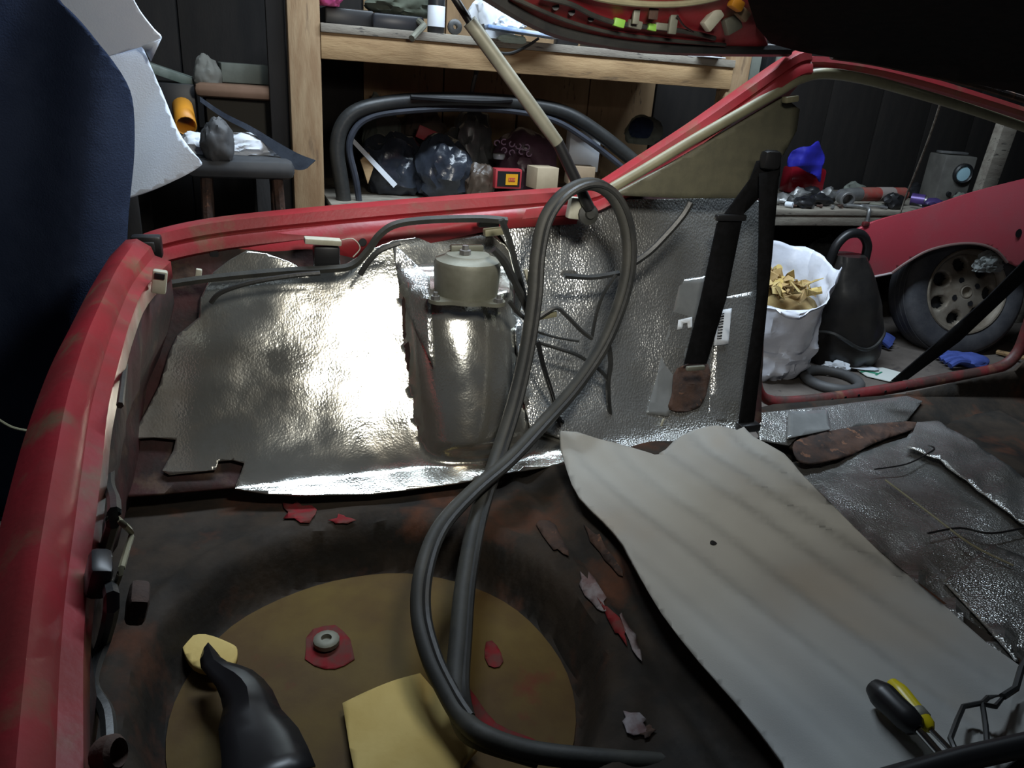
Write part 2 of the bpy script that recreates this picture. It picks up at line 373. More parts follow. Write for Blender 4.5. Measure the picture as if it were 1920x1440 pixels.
# flat overlay strips of foil and film on the right panel
for pl, mt, nm in [([(1048, 395), (1175, 380), (1180, 508), (1050, 516)], FOIL2, 'foil_strip'), ([(1275, 525), (1340, 515), (1330, 640), (1250, 780), (1212, 775)], CLEAR, 'clear_film_strip'),
                   ([(1345, 560), (1418, 545), (1412, 790), (1325, 790)], FOIL2, 'foil_strip'), ([(735, 455), (805, 520), (812, 690), (752, 560)], FOIL2, 'foil_strip')]:
    MB().patch(pl, 14, Fs(.016 if pl[0][0] > 900 else .010, .004, 12)).build(nm, mt, car, solid=.002)
# barcode label
lab = MB().patch([(1346, 582), (1372, 578), (1366, 645), (1338, 648)], 12, Fs(.028)).build('barcode_label', WHITE, car, solid=.001)
yy = 588
while yy < 638:
    hgt = random.choice((2, 3, 4)); f = (yy-582)/64
    MB().patch([(1350-f*7, yy), (1359-f*7, yy-1), (1359-f*7, yy-1+hgt), (1350-f*7, yy+hgt)], 20, Fs(.0295)).build('barcode_bar', BLACK, lab, solid=.0005); yy += hgt+random.choice((2, 3))
MB().patch([(1272, 600), (1298, 594), (1298, 614), (1290, 615), (1289, 605), (1281, 607), (1279, 617), (1270, 618)], 12, Fs(.022)).build('printed_mark', WHITE, car, solid=.0006)
# rusty retractor pocket
MB().patch(cr([(1268, 690), (1325, 682), (1322, 740), (1300, 768), (1254, 768), (1258, 735)], 3, True), 10, Fs(.022, .006, 30)).build('rusty_pocket', RUST, car, solid=.002)
# --- suspension tower cap
cap = MB().lathe([(.070, .0), (.071, .010), (.0735, .065), (.070, .074), (.052, .080), (.047, .086), (.02, .088), (0, .086)], 28, Matrix.Translation((XT, YT, .672))).build('tower_cap', DUSTMET, car)
fr = [(.104 if k % 6 in (0, 1) else .084, 0) for k in range(24)]
pts = cr([(XT+r*math.cos(2*math.pi*k/24+.4), YT+r*math.sin(2*math.pi*k/24+.4)) for k, (r, _) in enumerate(fr)], 3, True)
MB().prism([(a, b, .664) for a, b in pts], (0, 0, .008)).build('flange', DUSTMET, cap)
for k in range(4):
    a = .4+2*math.pi*(k*6+.5)/24; MB().lathe([(.010, 0), (.010, .008), (.005, .008), (.005, .016), (0, .016)], 6, Matrix.Translation((XT+.095*math.cos(a), YT+.095*math.sin(a), .672))).build('nut', GREYMET, cap)
MB().lathe([(.013, 0), (.013, .012), (.008, .013), (.007, .022), (0, .022)], 6, Matrix.Translation((XT-.01, YT-.012, .757))).build('centre_nut', GREYMET, cap)
MB().box((XT+.005, YT+.028, .764), (.075, .016, .014), bev=.003).build('slotted_plate', DUSTMET, cap)
# --- red body edge of the hatch opening
lipp = [(238, 452), (300, 428), (420, 405), (640, 383), (860, 365), (1040, 352), (1090, 348), (1130, 335), (1200, 290), (1300, 225), (1400, 155), (1480, 100), (1510, 92)]
ly = [1.66, 1.70, 1.72, 1.73, 1.73, 1.72, 1.72, 1.71, 1.69, 1.66, 1.63, 1.61, 1.60]
lp = cr([tuple(PY(a[0], a[1], b)) for a, b in zip(lipp, ly)], 6)
def lip_prof(t):
    k = 1.0 if t < .5 else 1.0-.15*(t-.5)*2
    up = 0 if t < .5 else (t-.5)*2
    return [(0, .06, -.14), (0, .03, -.012), (0, 0, 0), (0, -.028*k, -.006), (0, -.038*k, -.026*k), (0, -.034*k, -.032*k), (0, -.044*k, -.038*k), (0, -.052*k, -.058*k), (0, -.045*k, -.064*k), (0, -.02, -.072*k)]
MB().sweep(lp, lip_prof).build('quarter_panel_edge', RED, car)
# gutter wall below the lip
ga = [(300, 485), (420, 450), (640, 420), (860, 402), (1040, 385), (1090, 384)]; gb = [(280, 560), (430, 505), (600, 505), (740, 470), (930, 430), (1080, 420)]
vs = [PY(a[0], a[1], 1.685) for a in ga]+[PY(b[0], b[1], 1.67) for b in gb]
MB().raw(vs, [(i, i+1, i+7, i+6) for i in range(5)]).build('gutter_wall', RED, car, solid=.004)
for px_, py_ in [(680, 454), (340, 498), (402, 476)]:
    p = PY(px_, py_, 1.672); MB().lathe([(.0075, 0), (.009, .002), (.009, .003), (0, .003)], 12, ax(p, (0, -1, .1))).build('hole_plug', BLACK, car)
# rear panel rail, left edge of the picture
ro = [(238, 452), (205, 510), (172, 580), (140, 650), (105, 760), (78, 880), (55, 1000), (35, 1130), (15, 1290), (0, 1420), (-20, 1600)]
ri = [(318, 492), (270, 540), (243, 600), (225, 660), (200, 760), (188, 860), (176, 960), (160, 1080), (150, 1200), (148, 1400), (150, 1600)]
def zr(t): return .775-.05*t
n = len(ro); O = [PZ(a[0], a[1], zr(i/n)) for i, a in enumerate(ro)]; I = [PZ(a[0], a[1], zr(i/n)-.035) for i, a in enumerate(ri)]
O = [Vector(p) for p in cr(O, 4)]; I = [Vector(p) for p in cr(I, 4)]
vs = []; fs = []
for a, b in zip(O, I):
    d = (b-a); vs += [a+Vector((-.035, 0, -.20)), a+Vector((-.03, 0, -.03)), a, a+d*.25+Vector((0, 0, .012)), a+d*.55+Vector((0, 0, .010)), a+d*.62-Vector((0, 0, .004)), b, b-Vector((0, 0, .03))]
m_ = 8
for i in range(len(O)-1):
    for k in range(m_-1): fs.append((i*m_+k, i*m_+k+1, (i+1)*m_+k+1, (i+1)*m_+k))
rr = MB().raw(vs, fs).build('rear_panel_rail', RED, car, solid=.003, fixn=True)
# inner wall of the rear panel, with pressed ribs
vs = []; fs = []
for i, b in enumerate(I):
    for k in range(9):
        t = k/8; z = b.z-.03-(b.z-.03-.29)*t
        vs.append((b.x+.012*math.sin(t*9)-.085*t+.010*noise.noise(Vector((b.y*16, t*5, 2))), b.y, z))
for i in range(len(I)-1):
    for k in range(8): fs.append((i*9+k, (i+1)*9+k, (i+1)*9+k+1, i*9+k+1))
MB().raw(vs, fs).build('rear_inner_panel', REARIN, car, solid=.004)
# corner bracket with square hole
p = PY(276, 462, 1.62)
bk = MB().box(p, (.055, .03, .045), bev=.006).build('corner_bracket', BLACK, car)
MB().box(p+Vector((.004, -.017, .002)), (.022, .006, .020), bev=.002).build('bracket_socket', RUBBER, bk)
# lock, latch and clips on the rear rail
def onrear(px_, py_, off=.012):
    def g(q):
        b = min(I, key=lambda v: abs(v.y-q.y)); t = max(0, (b.z-.03-q.z)/(b.z-.32))
        return q.x-(b.x-.085*t)-off
    p = hit(px_, py_, g, .3, 2.2)
    return p if .30 < p.z < .76 else PZ(px_, py_, .64)
for px_, py_, s_, mt in [(150, 985, .05, BLACK), (168, 1020, .045, RUBBER), (140, 1105, .035, DUSTMET), (258, 1130, .03, RUST), (130, 920, .02, DUSTMET), (185, 1075, .03, BLACK)]:
    q = onrear(px_, py_); MB().box((0, 0, 0), (s_*.6, s_*1.2, s_), rotz(q, random.uniform(-12, 12)) @ Matrix.Rotation(.3, 4, 'Y'), bev=s_*.18).build('latch_piece', mt, rr)
MB().tube(cr([tuple(onrear(a, b, .03)) for a, b in [(205, 960), (228, 980), (246, 1000), (238, 1030), (225, 1075), (212, 1110)]], 5), .0028, 6).build('bent_wire', KHAKI, car)
MB().tube(cr([tuple(onrear(a, b, .025)) for a, b in [(235, 560), (215, 680), (215, 800), (205, 900), (215, 960), (190, 1060), (210, 1120), (195, 1200), (170, 1280), (200, 1340), (205, 1440)]], 5), .006, 7).build('wiring_loom', RUBBER, car)
MB().tube(cr([tuple(onrear(a, b, .02)) for a, b in [(250, 555), (240, 640), (225, 760)]], 5), .004, 6).build('wiring_loom', DUSTRUB, car)
MB().lathe([(.010, 0), (.012, .004), (.012, .012), (.009, .015), (.007, .007), (0, .007)], 16, ax(onrear(185, 1418), (.8, -.3, .3))).build('round_grommet', RUST, car)
# --- wiring along the side
def wire(pts, Y, r, mt, nm='wiring_loom', n=6):
    P = [tuple(PY(a[0], a[1], a[2] if len(a) > 2 else Y)) for a in pts]
    return MB().tube(cr(P, 5), r, n).build(nm, mt, car)
wire([(305, 535), (370, 525), (450, 516), (540, 508), (610, 505), (660, 498), (690, 470), (712, 440), (745, 420), (810, 412), (900, 410), (950, 414)], 1.58, .009, DUSTRUB)
wire([(395, 568), (415, 548), (470, 530), (540, 518), (600, 512)], 1.55, .005, RUBBER)
wire([(675, 515), (690, 492), (712, 470), (750, 455)], 1.56, .006, RUBBER)
wire([(940, 412), (955, 450), (968, 500), (980, 545), (990, 590)], 1.50, .007, RUBBER)
wire([(925, 468), (945, 490), (965, 530), (985, 570), (995, 600)], 1.46, .009, RUBBER)
wire([(955, 565), (975, 590), (1000, 600), (1040, 578), (1060, 590), (1090, 620), (1110, 635)], 1.44, .005, RUBBER)
wire([(1110, 632), (1118, 590), (1132, 550), (1155, 515)], 1.46, .004, RUBBER)
wire([(1000, 640), (1050, 655), (1090, 670), (1135, 705), (1142, 740)], 1.44, .0045, RUBBER)
wire([(1000, 620), (1040, 632), (1085, 640)], 1.44, .003, RUBBER)
wire([(1008, 640), (1020, 690), (1035, 740), (1045, 780), (1070, 808)], 1.42, .0055, BLACK)
wire([(1020, 690), (1040, 750), (1050, 800)], 1.41, .0025, BLACK)
wire([(1140, 640), (1145, 680), (1140, 720), (1143, 770), (1150, 800), (1165, 818)], 1.44, .006, RUBBER)
wire([(1058, 517), (1110, 520), (1160, 512)], 1.50, .007, RUBBER)
wire([(1170, 505), (1215, 475), (1250, 440), (1280, 405), (1295, 380)], 1.50, .008, RUBBER)
wire([(1245, 785), (1240, 800), (1250, 818), (1262, 826)], 1.42, .003, CREAM)
wire([(640, 450), (662, 448), (675, 465), (662, 482)], 1.60, .0012, CREAM, 'thin_white_wire')
wire([(985, 505), (992, 530), (1000, 550)], 1.45, .005, CREAM)
def cbox(px_, py_, Y, sz, mt, nm, rot=0, sub=None):
    p = PY(px_, py_, Y); m4 = Matrix.Translation(p) @ Matrix.Rotation(math.radians(rot), 4, 'Y')
    o = MB().box((0, 0, 0), sz, m4, bev=min(sz)*.2).build(nm, mt, car)
    if sub: MB().box((0, -sz[1]*.5, sz[2]*.3), (sz[0]*.7, .006, sz[2]*.25), m4, bev=.001).build('terminal_slot', sub, o)
    return o
cbox(1004, 570, 1.43, (.020, .018, .046), CREAM, 'connector', 4, WHITE)
cbox(1025, 590, 1.45, (.045, .014, .016), KHAKI, 'wire_clip', -8)
cbox(299, 528, 1.42, (.024, .018, .042), CREAM, 'connector', 10, BLACK)
cbox(372, 514, 1.60, (.012, .012, .022), CREAM, 'wire_clip', 12)
b1 = cbox(605, 452, 1.60, (.075, .03, .012), CREAM, 'latch_bracket', 4)
cbox(612, 482, 1.61, (.055, .03, .052), BLACK, 'latch_body', 0)
cbox(928, 434, 1.58, (.052, .02, .016), KHAKI, 'wire_clip', -6)
cbox(915, 418, 1.62, (.05, .02, .018), RUBBER, 'wire_clip', 0)
cbox(1078, 390, 1.55, (.034, .02, .048), CREAM, 'strut_bracket', 6)
# --- gas strut of the tailgate
g0, g1, g2, g3 = PY(1106, 392, 1.53), PY(1046, 268, 1.545), PY(880, 40, 1.56), PY(820, -55, 1.565)
MB().tube([g0, g1], .0125, 12).build('strut_sleeve', BLACK, car)
MB().tube([g1, g1.lerp(g2, .25), g1.lerp(g2, .8), g2], lambda t: .0145 if t > .1 else .013, 12).build('gas_strut', STRUTM, car)
MB().tube([g2, g3], .008, 10).build('strut_rod', BLACK, car)
MB().lathe([(.02, 0), (.024, .004), (.024, .012), (.012, .016), (.010, .022), (0, .022)], 14, ax(PY(1100, 402, 1.545), (0, -1, .2))).build('strut_pivot', DUSTRUB, car)
# --- quarter trim, weatherstrip and roof edge
MB().patch(cr([(1150, 366), (1250, 312), (1360, 248), (1470, 182)], 4)+[(1500, 205), (1494, 245), (1470, 290), (1420, 312), (1400, 372), (1280, 372)], 20, lambda u, v: PY(u, v, 1.60)).build('quarter_trim_panel', OLIVE, car, solid=.012)
ks = cr([tuple(PY(a, b, c)) for a, b, c in [(1138, 358, 1.64), (1200, 322, 1.63), (1300, 262, 1.61), (1400, 205, 1.59), (1465, 168, 1.58), (1500, 148, 1.575), (1545, 138, 1.57), (1620, 148, 1.56), (1720, 175, 1.55), (1820, 205, 1.55), (1940, 245, 1.55)]], 6)
MB().tube(ks, .0125, 10).build('door_weatherstrip', KHAKI, car)
rl = cr([tuple(PY(a, b, c)) for a, b, c in [(1480, 120, 1.60), (1540, 116, 1.59), (1640, 130, 1.585), (1740, 155, 1.58), (1840, 185, 1.58), (1950, 220, 1.58)]], 5)
MB().sweep(rl, [(0, .05, -.03), (0, .02, .012), (0, -.004, .012), (0, -.012, 0), (0, -.006, -.012)]).build('roof_side_rail', RED, car)
rl2 = [p for p in cr([tuple(PY(a, b, c)) for a, b, c in [(1560, 104, 1.57), (1640, 116, 1.565), (1740, 138, 1.56), (1840, 162, 1.56), (1950, 196, 1.56)]], 5)]
MB().tube(rl2, .009, 8).build('roof_seam', RUST, car)
cbox(1482, 186, 1.56, (.035, .02, .014), KHAKI, 'trim_clip', -10)
def Froof(u, v):
    ln = 100+(u-1500)*.195 if u > 1500 else 100-(1500-u)*.25
    return PY(u, v, 1.545-max(0, (ln-v))*.0028)
MB().patch([(1392, -120), (1402, 0), (1418, 50), (1445, 82), (1500, 97), (1700, 132), (1960, 184), (1960, -120)], 30, Froof).build('headliner', HEAD, car, solid=.03)
# --- tailgate side frame above
def Ftg(u, v): return PY(u, v, 1.60-.0016*(95-v))
tg = MB().patch(cr([(930, -20), (985, 22), (1060, 52), (1180, 76), (1300, 84), (1430, 90)], 4)+[(1440, 84), (1415, 40), (1398, -60), (1200, -90), (960, -90)], 24, Ftg).build('tailgate', RED, car, solid=.035)
def tgw(pts, r, mt, nm, off=.02):
    P = []
    for a, b in pts: p = Ftg(a, b); P.append(tuple(p+(CAM-p).normalized()*off))
    return MB().tube(cr(P, 5), r, 8).build(nm, mt, tg)
tgw([(900, -20), (985, 32), (1060, 62), (1180, 84), (1300, 92), (1420, 94), (1480, 94)], .014, RUBBER, 'tailgate_seal', .0)
tgw([(960, -5), (1060, 38), (1150, 62), (1260, 76), (1360, 84)], .004, DUSTRUB, 'tailgate_lip', .012)
tgw([(1050, -30), (1120, -4), (1200, 7), (1280, 7), (1350, -6), (1385, -28)], .006, KHAKI, 'glass_trim', .012)
tgw([(1020, -5), (1070, 8), (1110, 28), (1150, 42), (1190, 48), (1260, 56), (1300, 62), (1340, 72)], .005, DUSTRUB, 'wiring_loom', .018)
tgw([(1270, 30), (1282, 48), (1300, 60)], .002, BLACK, 'thin_wire', .02)
for a, b, sz, mt, rot in [(1160, 43, (.024, .012, .016), GREEN, 8), (1222, 51, (.020, .012, .014), GREEN, 6), (1190, 46, (.03, .014, .016), DUSTMET, 6), (1192, 32, (.014, .008, .026), DUSTMET, 0), (1262, 42, (.018, .008, .044), DUSTMET, 0), (1240, 50, (.03, .01, .014), DUSTMET, 0),
                          (1335, 36, (.026, .02, .046), CREAM, 40), (1372, 45, (.034, .018, .038), DUSTMET, 60), (1392, 26, (.03, .016, .02), CARD, 30), (1380, 8, (.03, .02, .02), ORANGE, 20), (1225, 26, (.02, .004, .02), RUST, 0)]:
    p = Ftg(a, b); p = p+(CAM-p).normalized()*.022
    MB().box((0, 0, 0), sz, Matrix.Translation(p) @ Matrix.Rotation(math.radians(rot), 4, 'Y'), bev=min(sz)*.2).build('connector' if mt in (CREAM, ORANGE, CARD) else 'loom_clip', mt, tg)
for a, b in [(1042, 12), (1072, 22), (1108, 34)]:
    p = Ftg(a, b); MB().lathe([(.006, 0), (.007, .002), (0, .002)], 10, ax(p+(CAM-p).normalized()*.002, CAM-p)).build('hole_plug', BLACK, tg)
# --- seat belts
def belt(poly, Y, nm='seat_belt', mt=WEB, par=car): return MB().patch(poly, 40, lambda u, v: PY(u, v, Y(v) if callable(Y) else Y)).build(nm, mt, par, solid=.004)
belt([(1465, 292), (1420, 302), (1408, 335), (1345, 420), (1315, 560), (1284, 682), (1325, 682), (1362, 560), (1394, 402), (1462, 330)], lambda v: 1.53-.00013*(v-300))
belt([(1425, 325), (1462, 318), (1448, 480), (1432, 640), (1412, 808), (1384, 808), (1402, 680), (1420, 560), (1424, 440)], lambda v: 1.51-.0003*(v-300))
MB().box(PY(1444, 300, 1.52), (.05, .03, .045), bev=.012).build('belt_guide', BLACK, car)
MB().box(PY(1370, 408, 1.515), (.085, .016, .016), bev=.005).build('belt_guide', BLACK, car)
MB().box(PY(1304, 690, 1.44), (.052, .012, .012), bev=.004).build('belt_tongue', DUSTMET, car)
MB().box(PY(1402, 800, 1.36), (.06, .03, .022), bev=.006).build('belt_anchor', BLACK, car)
belt([(1672, 715), (1702, 712), (1800, 640), (1940, 508), (1940, 470), (1850, 560), (1760, 640)], lambda v: 1.60-.0004*(715-v), 'door_belt')
# --- door sill
ds = cr([tuple(PY(a, b, c)) for a, b, c in [(1420, 600, 1.70), (1420, 690, 1.70), (1426, 735, 1.70), (1450, 752, 1.70), (1520, 750, 1.70), (1650, 732, 1.70), (1780, 708, 1.70), (1870, 690, 1.70), (1905, 665, 1.70), (1925, 620, 1.70), (1950, 540, 1.70)]], 5)
sill = MB().tube(ds, .019, 10, flat=.6).build('door_opening_flange', REDIN, car)
for a, b in [(1530, 754), (1560, 749), (1585, 745), (1610, 741), (1660, 734), (1700, 728)]:
    p = PY(a, b, 1.678); MB().lathe([(.0045, 0), (.0045, .002), (0, .002)], 8, ax(p, (0, -1, 0))).build('clip_hole', BLACK, sill)
MB().patch([(1400, 770), (1450, 758), (1700, 738), (1905, 695), (1960, 640), (1960, 800), (1800, 826), (1640, 862), (1530, 858), (1425, 812)], 24, lambda u, v: PY(u, v, 1.66-.0022*max(0, v-740))).build('inner_sill', UNDER, car, solid=.01)
MB().patch([(1412, 775), (1560, 760), (1700, 742), (1730, 752), (1700, 790), (1600, 800), (1560, 815), (1500, 815), (1480, 835), (1425, 825)], 12, lambda u, v: PY(u, v, 1.645-.0022*max(0, v-740)+.004*noise.noise(Vector((u*.03, v*.03, 0))))).build('foil_insulation_sheet', FOIL2, car, solid=.003)
MB().patch([(1478, 772), (1552, 768), (1558, 805), (1476, 822)], 12, lambda u, v: PY(u, v, 1.628-.0022*max(0, v-740))).build('clear_film_strip', CLEAR, car, solid=.002)
MB().patch(cr([(1490, 828), (1540, 812), (1600, 800), (1700, 790), (1720, 800), (1640, 830), (1600, 850), (1530, 868), (1495, 860)], 3, True), 10, lambda u, v: PY(u, v, 1.635-.0022*max(0, v-740)+.012*noise.noise(Vector((u*.06, v*.06, 1))))).build('rusty_edge', RUST, car, solid=.004)
# foil on the front floor
def Fff(dz): return lambda u, v: hit(u, v, lambda q: q.z-zfloor(q.x, q.y)-.012-dz-.006*noise.noise(Vector((q.x*9, q.y*9, 5))))
MB().patch([(1450, 872), (1600, 850), (1700, 820), (1725, 785), (1760, 795), (1960, 930), (1960, 1390), (1850, 1300), (1640, 1090)], 14, Fff(0)).build('foil_insulation_sheet', FOIL2, car, solid=.003)
MB().patch([(1720, 790), (1760, 788), (1860, 850), (1960, 930), (1960, 1010), (1850, 930), (1760, 860), (1700, 838)], 12, lambda u, v: PZ(u, v, .228)+Vector((0, 0, .01*noise.noise(Vector((u*.03, v*.03, 0)))))).build('foil_strip', FOIL2, car, solid=.003)
MB().patch([(1770, 1090), (1860, 1020), (1960, 1060), (1960, 1300), (1900, 1230), (1840, 1165)], 12, Fff(.01)).build('foil_strip', FOIL2, car, solid=.003)
def wz(pts, z, r, mt, nm): return MB().tube(cr([tuple(PZ(a, b, z)) for a, b in pts], 5), r, 6).build(nm, mt, car)
wz([(1640, 880), (1700, 870), (1740, 850), (1752, 840), (1740, 835)], .228, .002, BLACK, 'thin_wire')
wz([(1660, 900), (1740, 960), (1820, 1020), (1900, 1060)], .225, .0025, KHAKI, 'thin_wire')
wz([(1740, 1000), (1800, 990), (1860, 1000), (1940, 985)], .225, .0025, BLACK, 'thin_wire')
# near-side sill bar
MB().tube([PZ(1640, 1470, .42), PZ(1800, 1424, .42), PZ(1960, 1388, .42)], .014, 10).build('near_side_trim_bar', BLACK, car)
# ================================================================== LOOSE THINGS IN THE CAR
def zfelt(x, y):
    return .372+.009*math.sin((x*1.0+y*.16)*62)+.004*math.sin((x+y*.2)*23+1)+.05*sm(1.22, 1.42, y)-.008*sm(1.02, 1.14, x)+.008*noise.noise(Vector((x*4, y*4, 9)))
FP = cr([(1052, 808), (1120, 822), (1175, 836), (1215, 848), (1238, 852), (1262, 828), (1300, 806), (1345, 797), (1382, 806), (1395, 800), (1412, 818), (1470, 850), (1500, 885), (1560, 945), (1650, 1035), (1760, 1125), (1850, 1205), (1915, 1250), (1935, 1290), (1935, 1400), (1760, 1500), (1520, 1500), (1470, 1430), (1390, 1330), (1310, 1240), (1240, 1150), (1200, 1080), (1170, 1020), (1130, 975), (1085, 930), (1062, 880)], 2, True)
felt = MB().patch(FP, 12, lambda u, v: hit(u, v, lambda q: q.z-zfelt(q.x, q.y))).build('felt_sheet', FELT, None, solid=.006)
tag(felt, 'large off-white wavy felt sheet spread across the car body beside the foil', 'felt')
p = hit(1338, 1018, lambda q: q.z-zfelt(q.x, q.y)); MB().lathe([(.0065, 0), (.0062, .0015), (0, .002)], 12, Matrix.Translation(p)).build('burn_hole', BLACK, felt)
# rubber weatherstrip loop
WS = [(1010, 1420, .66), (900, 1385, .70), (868, 1355, .745), (856, 1290, .79), (862, 1200, .88), (872, 1090, 1.0), (895, 970, 1.14), (930, 862, 1.26), (962, 760, 1.33), (985, 660, 1.38), (1000, 560, 1.42), (1006, 480, 1.45), (1022, 410, 1.47), (1060, 362, 1.48), (1110, 345, 1.48), (1152, 372, 1.47), (1176, 440, 1.455), (1172, 530, 1.43), (1135, 635, 1.40), (1080, 722, 1.36), (1010, 802, 1.30), (950, 866, 1.235), (882, 925, 1.17), (822, 992, 1.09), (792, 1070, 1.0), (786, 1150, .93), (805, 1230, .85), (838, 1300, .78), (866, 1345, .735), (905, 1378, .69), (990, 1408, .655), (1120, 1424, .62), (1260, 1432, .60)]
P = [tuple(PY(a, b, c)) for a, b, c in WS]
wsn = tag(MB().tube(cr(P, 6), lambda t: .0142+.0035*math.exp(-((t-.14)/.09)**2), 12).build('rubber_weatherstrip', DUSTRUB), 'black rubber door weatherstrip hanging in a long loop from the gas strut', 'weatherstrip')
P2 = [tuple(Vector(p)+(CAM-Vector(p)).normalized()*.010+RT*.012) for p in P[2:-4]]
MB().tube(cr(P2, 6), .0075, 8).build('sealing_lip', RUBBER, wsn)
# yellow pads and black strip in the wheel well
def Fpad(cz): return lambda u, v: PZ(u, v, cz)
p1 = MB().patch(cr([(642, 1318), (690, 1295), (740, 1275), (788, 1262)], 3)+[(820, 1300), (850, 1345), (908, 1382), (870, 1425), (840, 1480), (672, 1480), (655, 1400)], 16, lambda u, v: PZ(u, v, .222+.025*sm(1330, 1480, v+.4*(u-700))+.004*math.sin(u*.03))).build('yellow_pad', YPAPER, None, solid=.012)
tag(p1, 'large square of yellow sheet with a curled edge in the spare wheel well', 'pad')
p2 = MB().patch(cr([(342, 1212), (352, 1195), (385, 1189), (430, 1205), (445, 1218), (436, 1245), (400, 1256), (362, 1246)], 3, True), 12, lambda u, v: PZ(u, v, .235)).build('yellow_pad', YPAPER, None, solid=.012)
tag(p2, 'small rounded yellow offcut with black film lying on it', 'pad')
st = [(392, 1225, .26), (402, 1250, .265), (440, 1275, .27), (465, 1310, .28), (470, 1350, .29), (490, 1400, .30), (505, 1480, .32)]
vs = []; fs = []
SP = cr([tuple(PZ(a, b, z))+(.010+.045*i/6,) for i, (a, b, z) in enumerate(st)], 2)
for i, q in enumerate(SP):
    for k in range(5):
        t = (k-2)/2; vs.append(Vector(q[:3])+Vector((1, .25, 0))*q[3]*t+Vector((0, 0, 1))*(.016*(1-abs(t))+.005*math.sin(i*.9+k*1.1)))
for i in range(len(SP)-1):
    for k in range(4): fs.append((i*5+k, i*5+k+1, (i+1)*5+k+1, (i+1)*5+k))
tag(MB().raw(vs, fs).build('plastic_film_strip', M('black_film', (.012, .012, .014), None, rough=.36), None, solid=.002), 'crumpled shiny black plastic strip lying in the spare wheel well', 'plastic strip')
# screwdrivers
def driver(nm, lab, h0, h1, t1, r, mh, collar=None, zz=.40):
    a, b, c = PZ(h0[0], h0[1], zz+.012), PZ(h1[0], h1[1], zz+.012), PZ(t1[0], t1[1], zz)
    t = thing(nm, lab, 'screwdriver', (a.x, a.y, zz-.01)); L_ = (b-a).length; m4 = ax(a, b-a)
    MB().lathe([(0, 0), (r*.62, .004), (r*.95, .018), (r, L_*.3), (r*.93, L_*.55), (r*.95, L_*.75), (r*.8, L_*.93), (r*.45, L_), (0, L_)], 12, m4).build('handle', mh, t)
    if collar: MB().lathe([(r*.85, L_*.62), (r*1.0, L_*.68), (r*1.0, L_*.8), (r*.8, L_*.84)], 12, m4).build('collar', collar, t)
    MB().tube([b, c], r*.27, 10).build('shaft', CHROME, t)
driver('screwdriver', 'screwdriver with black handle and bright steel shaft lying on the felt', (1632, 1282), (1722, 1368), (1775, 1428), .0185, BLACK)
driver('screwdriver', 'short screwdriver with yellow handle end lying beside the black-handled one', (1668, 1276), (1745, 1368), (1800, 1424), .0125, YEL, DUSTMET)
# bent wire
bwp = [(1800, 1428), (1782, 1385), (1795, 1350), (1806, 1325), (1842, 1318), (1852, 1308), (1885, 1303), (1866, 1325), (1842, 1320), (1848, 1360), (1852, 1410)]
bwr = tag(MB().tube([PZ(a, b, .395+.004*(i % 2)) for i, (a, b) in enumerate(bwp)], .0036, 7).build('bent_wire', RUBBER), 'stiff black bent wire lying on the felt beside the screwdrivers', 'wire')
MB().tube([PZ(a, b, .400) for a, b in [(1880, 1306), (1905, 1290), (1915, 1255), (1930, 1225)]], .0048, 7).build('twisted_end', RUBBER, bwr)
# ================================================================== LEFT: CARPET AND FOAM
def Fnavy(u, v):
    p = PY(u, v, 1.93); p.z = max(p.z, 0); return p+Vector((0, .025*math.sin(u*.022+v*.003)+.05*((u-120)/130)**2*(1 if u > 120 else 0), 0))
tag(MB().patch([(-260, -160), (40, -160), (75, -40)]+cr([(110, 5), (150, 42), (200, 98), (235, 155), (247, 205), (248, 290), (241, 370), (236, 430), (232, 560), (228, 900), (225, 1190)], 3)+[(-260, 1250)], 17, Fnavy).build('carpet_sheet', NAVY, None, solid=.01), 'dark navy carpet sheet hanging behind the corner of the car', 'carpet')
fm = MB().patch([(60, -150), (235, -150), (262, 60)]+cr([(268, 90), (300, 170), (330, 240), (360, 280), (379, 302), (372, 312), (340, 330), (290, 352), (243, 369)], 3)+[(200, 372), (120, 200)], 11, lambda u, v: PY(u, v, 2.14)+Vector((0, .03*math.sin(u*.02+v*.013), 0))).build('foam_sheet', FOAM, None, solid=.008)
tag(fm, 'white foam insulation sheet with a folded flap hanging beside the navy carpet', 'foam sheet')
MB().patch([(60, -120), (236, -120)]+cr([(240, -20), (262, 22), (290, 58), (303, 72), (285, 82), (240, 95), (200, 106), (160, 112)], 3)+[(110, 60)], 11, lambda u, v: PY(u, v, 2.09+.0007*(v-70))).build('fold', FOAM, fm, solid=.008)
MB().raw([PY(303, 72, 2.09), PY(266, 88, 2.10), PY(275, 100, 2.125), PY(283, 116, 2.13)], [(0, 1, 2, 3)]).build('fold_back', FOAM, fm, solid=.006)
tag(MB().tube(cr([tuple(PY(a, b, 1.80)) for a, b in [(-20, 775), (20, 800), (60, 810), (82, 822), (84, 860)]], 5), .003, 6).build('cable', KHAKI), 'thin pale cable hanging in front of the navy carpet', 'cable')
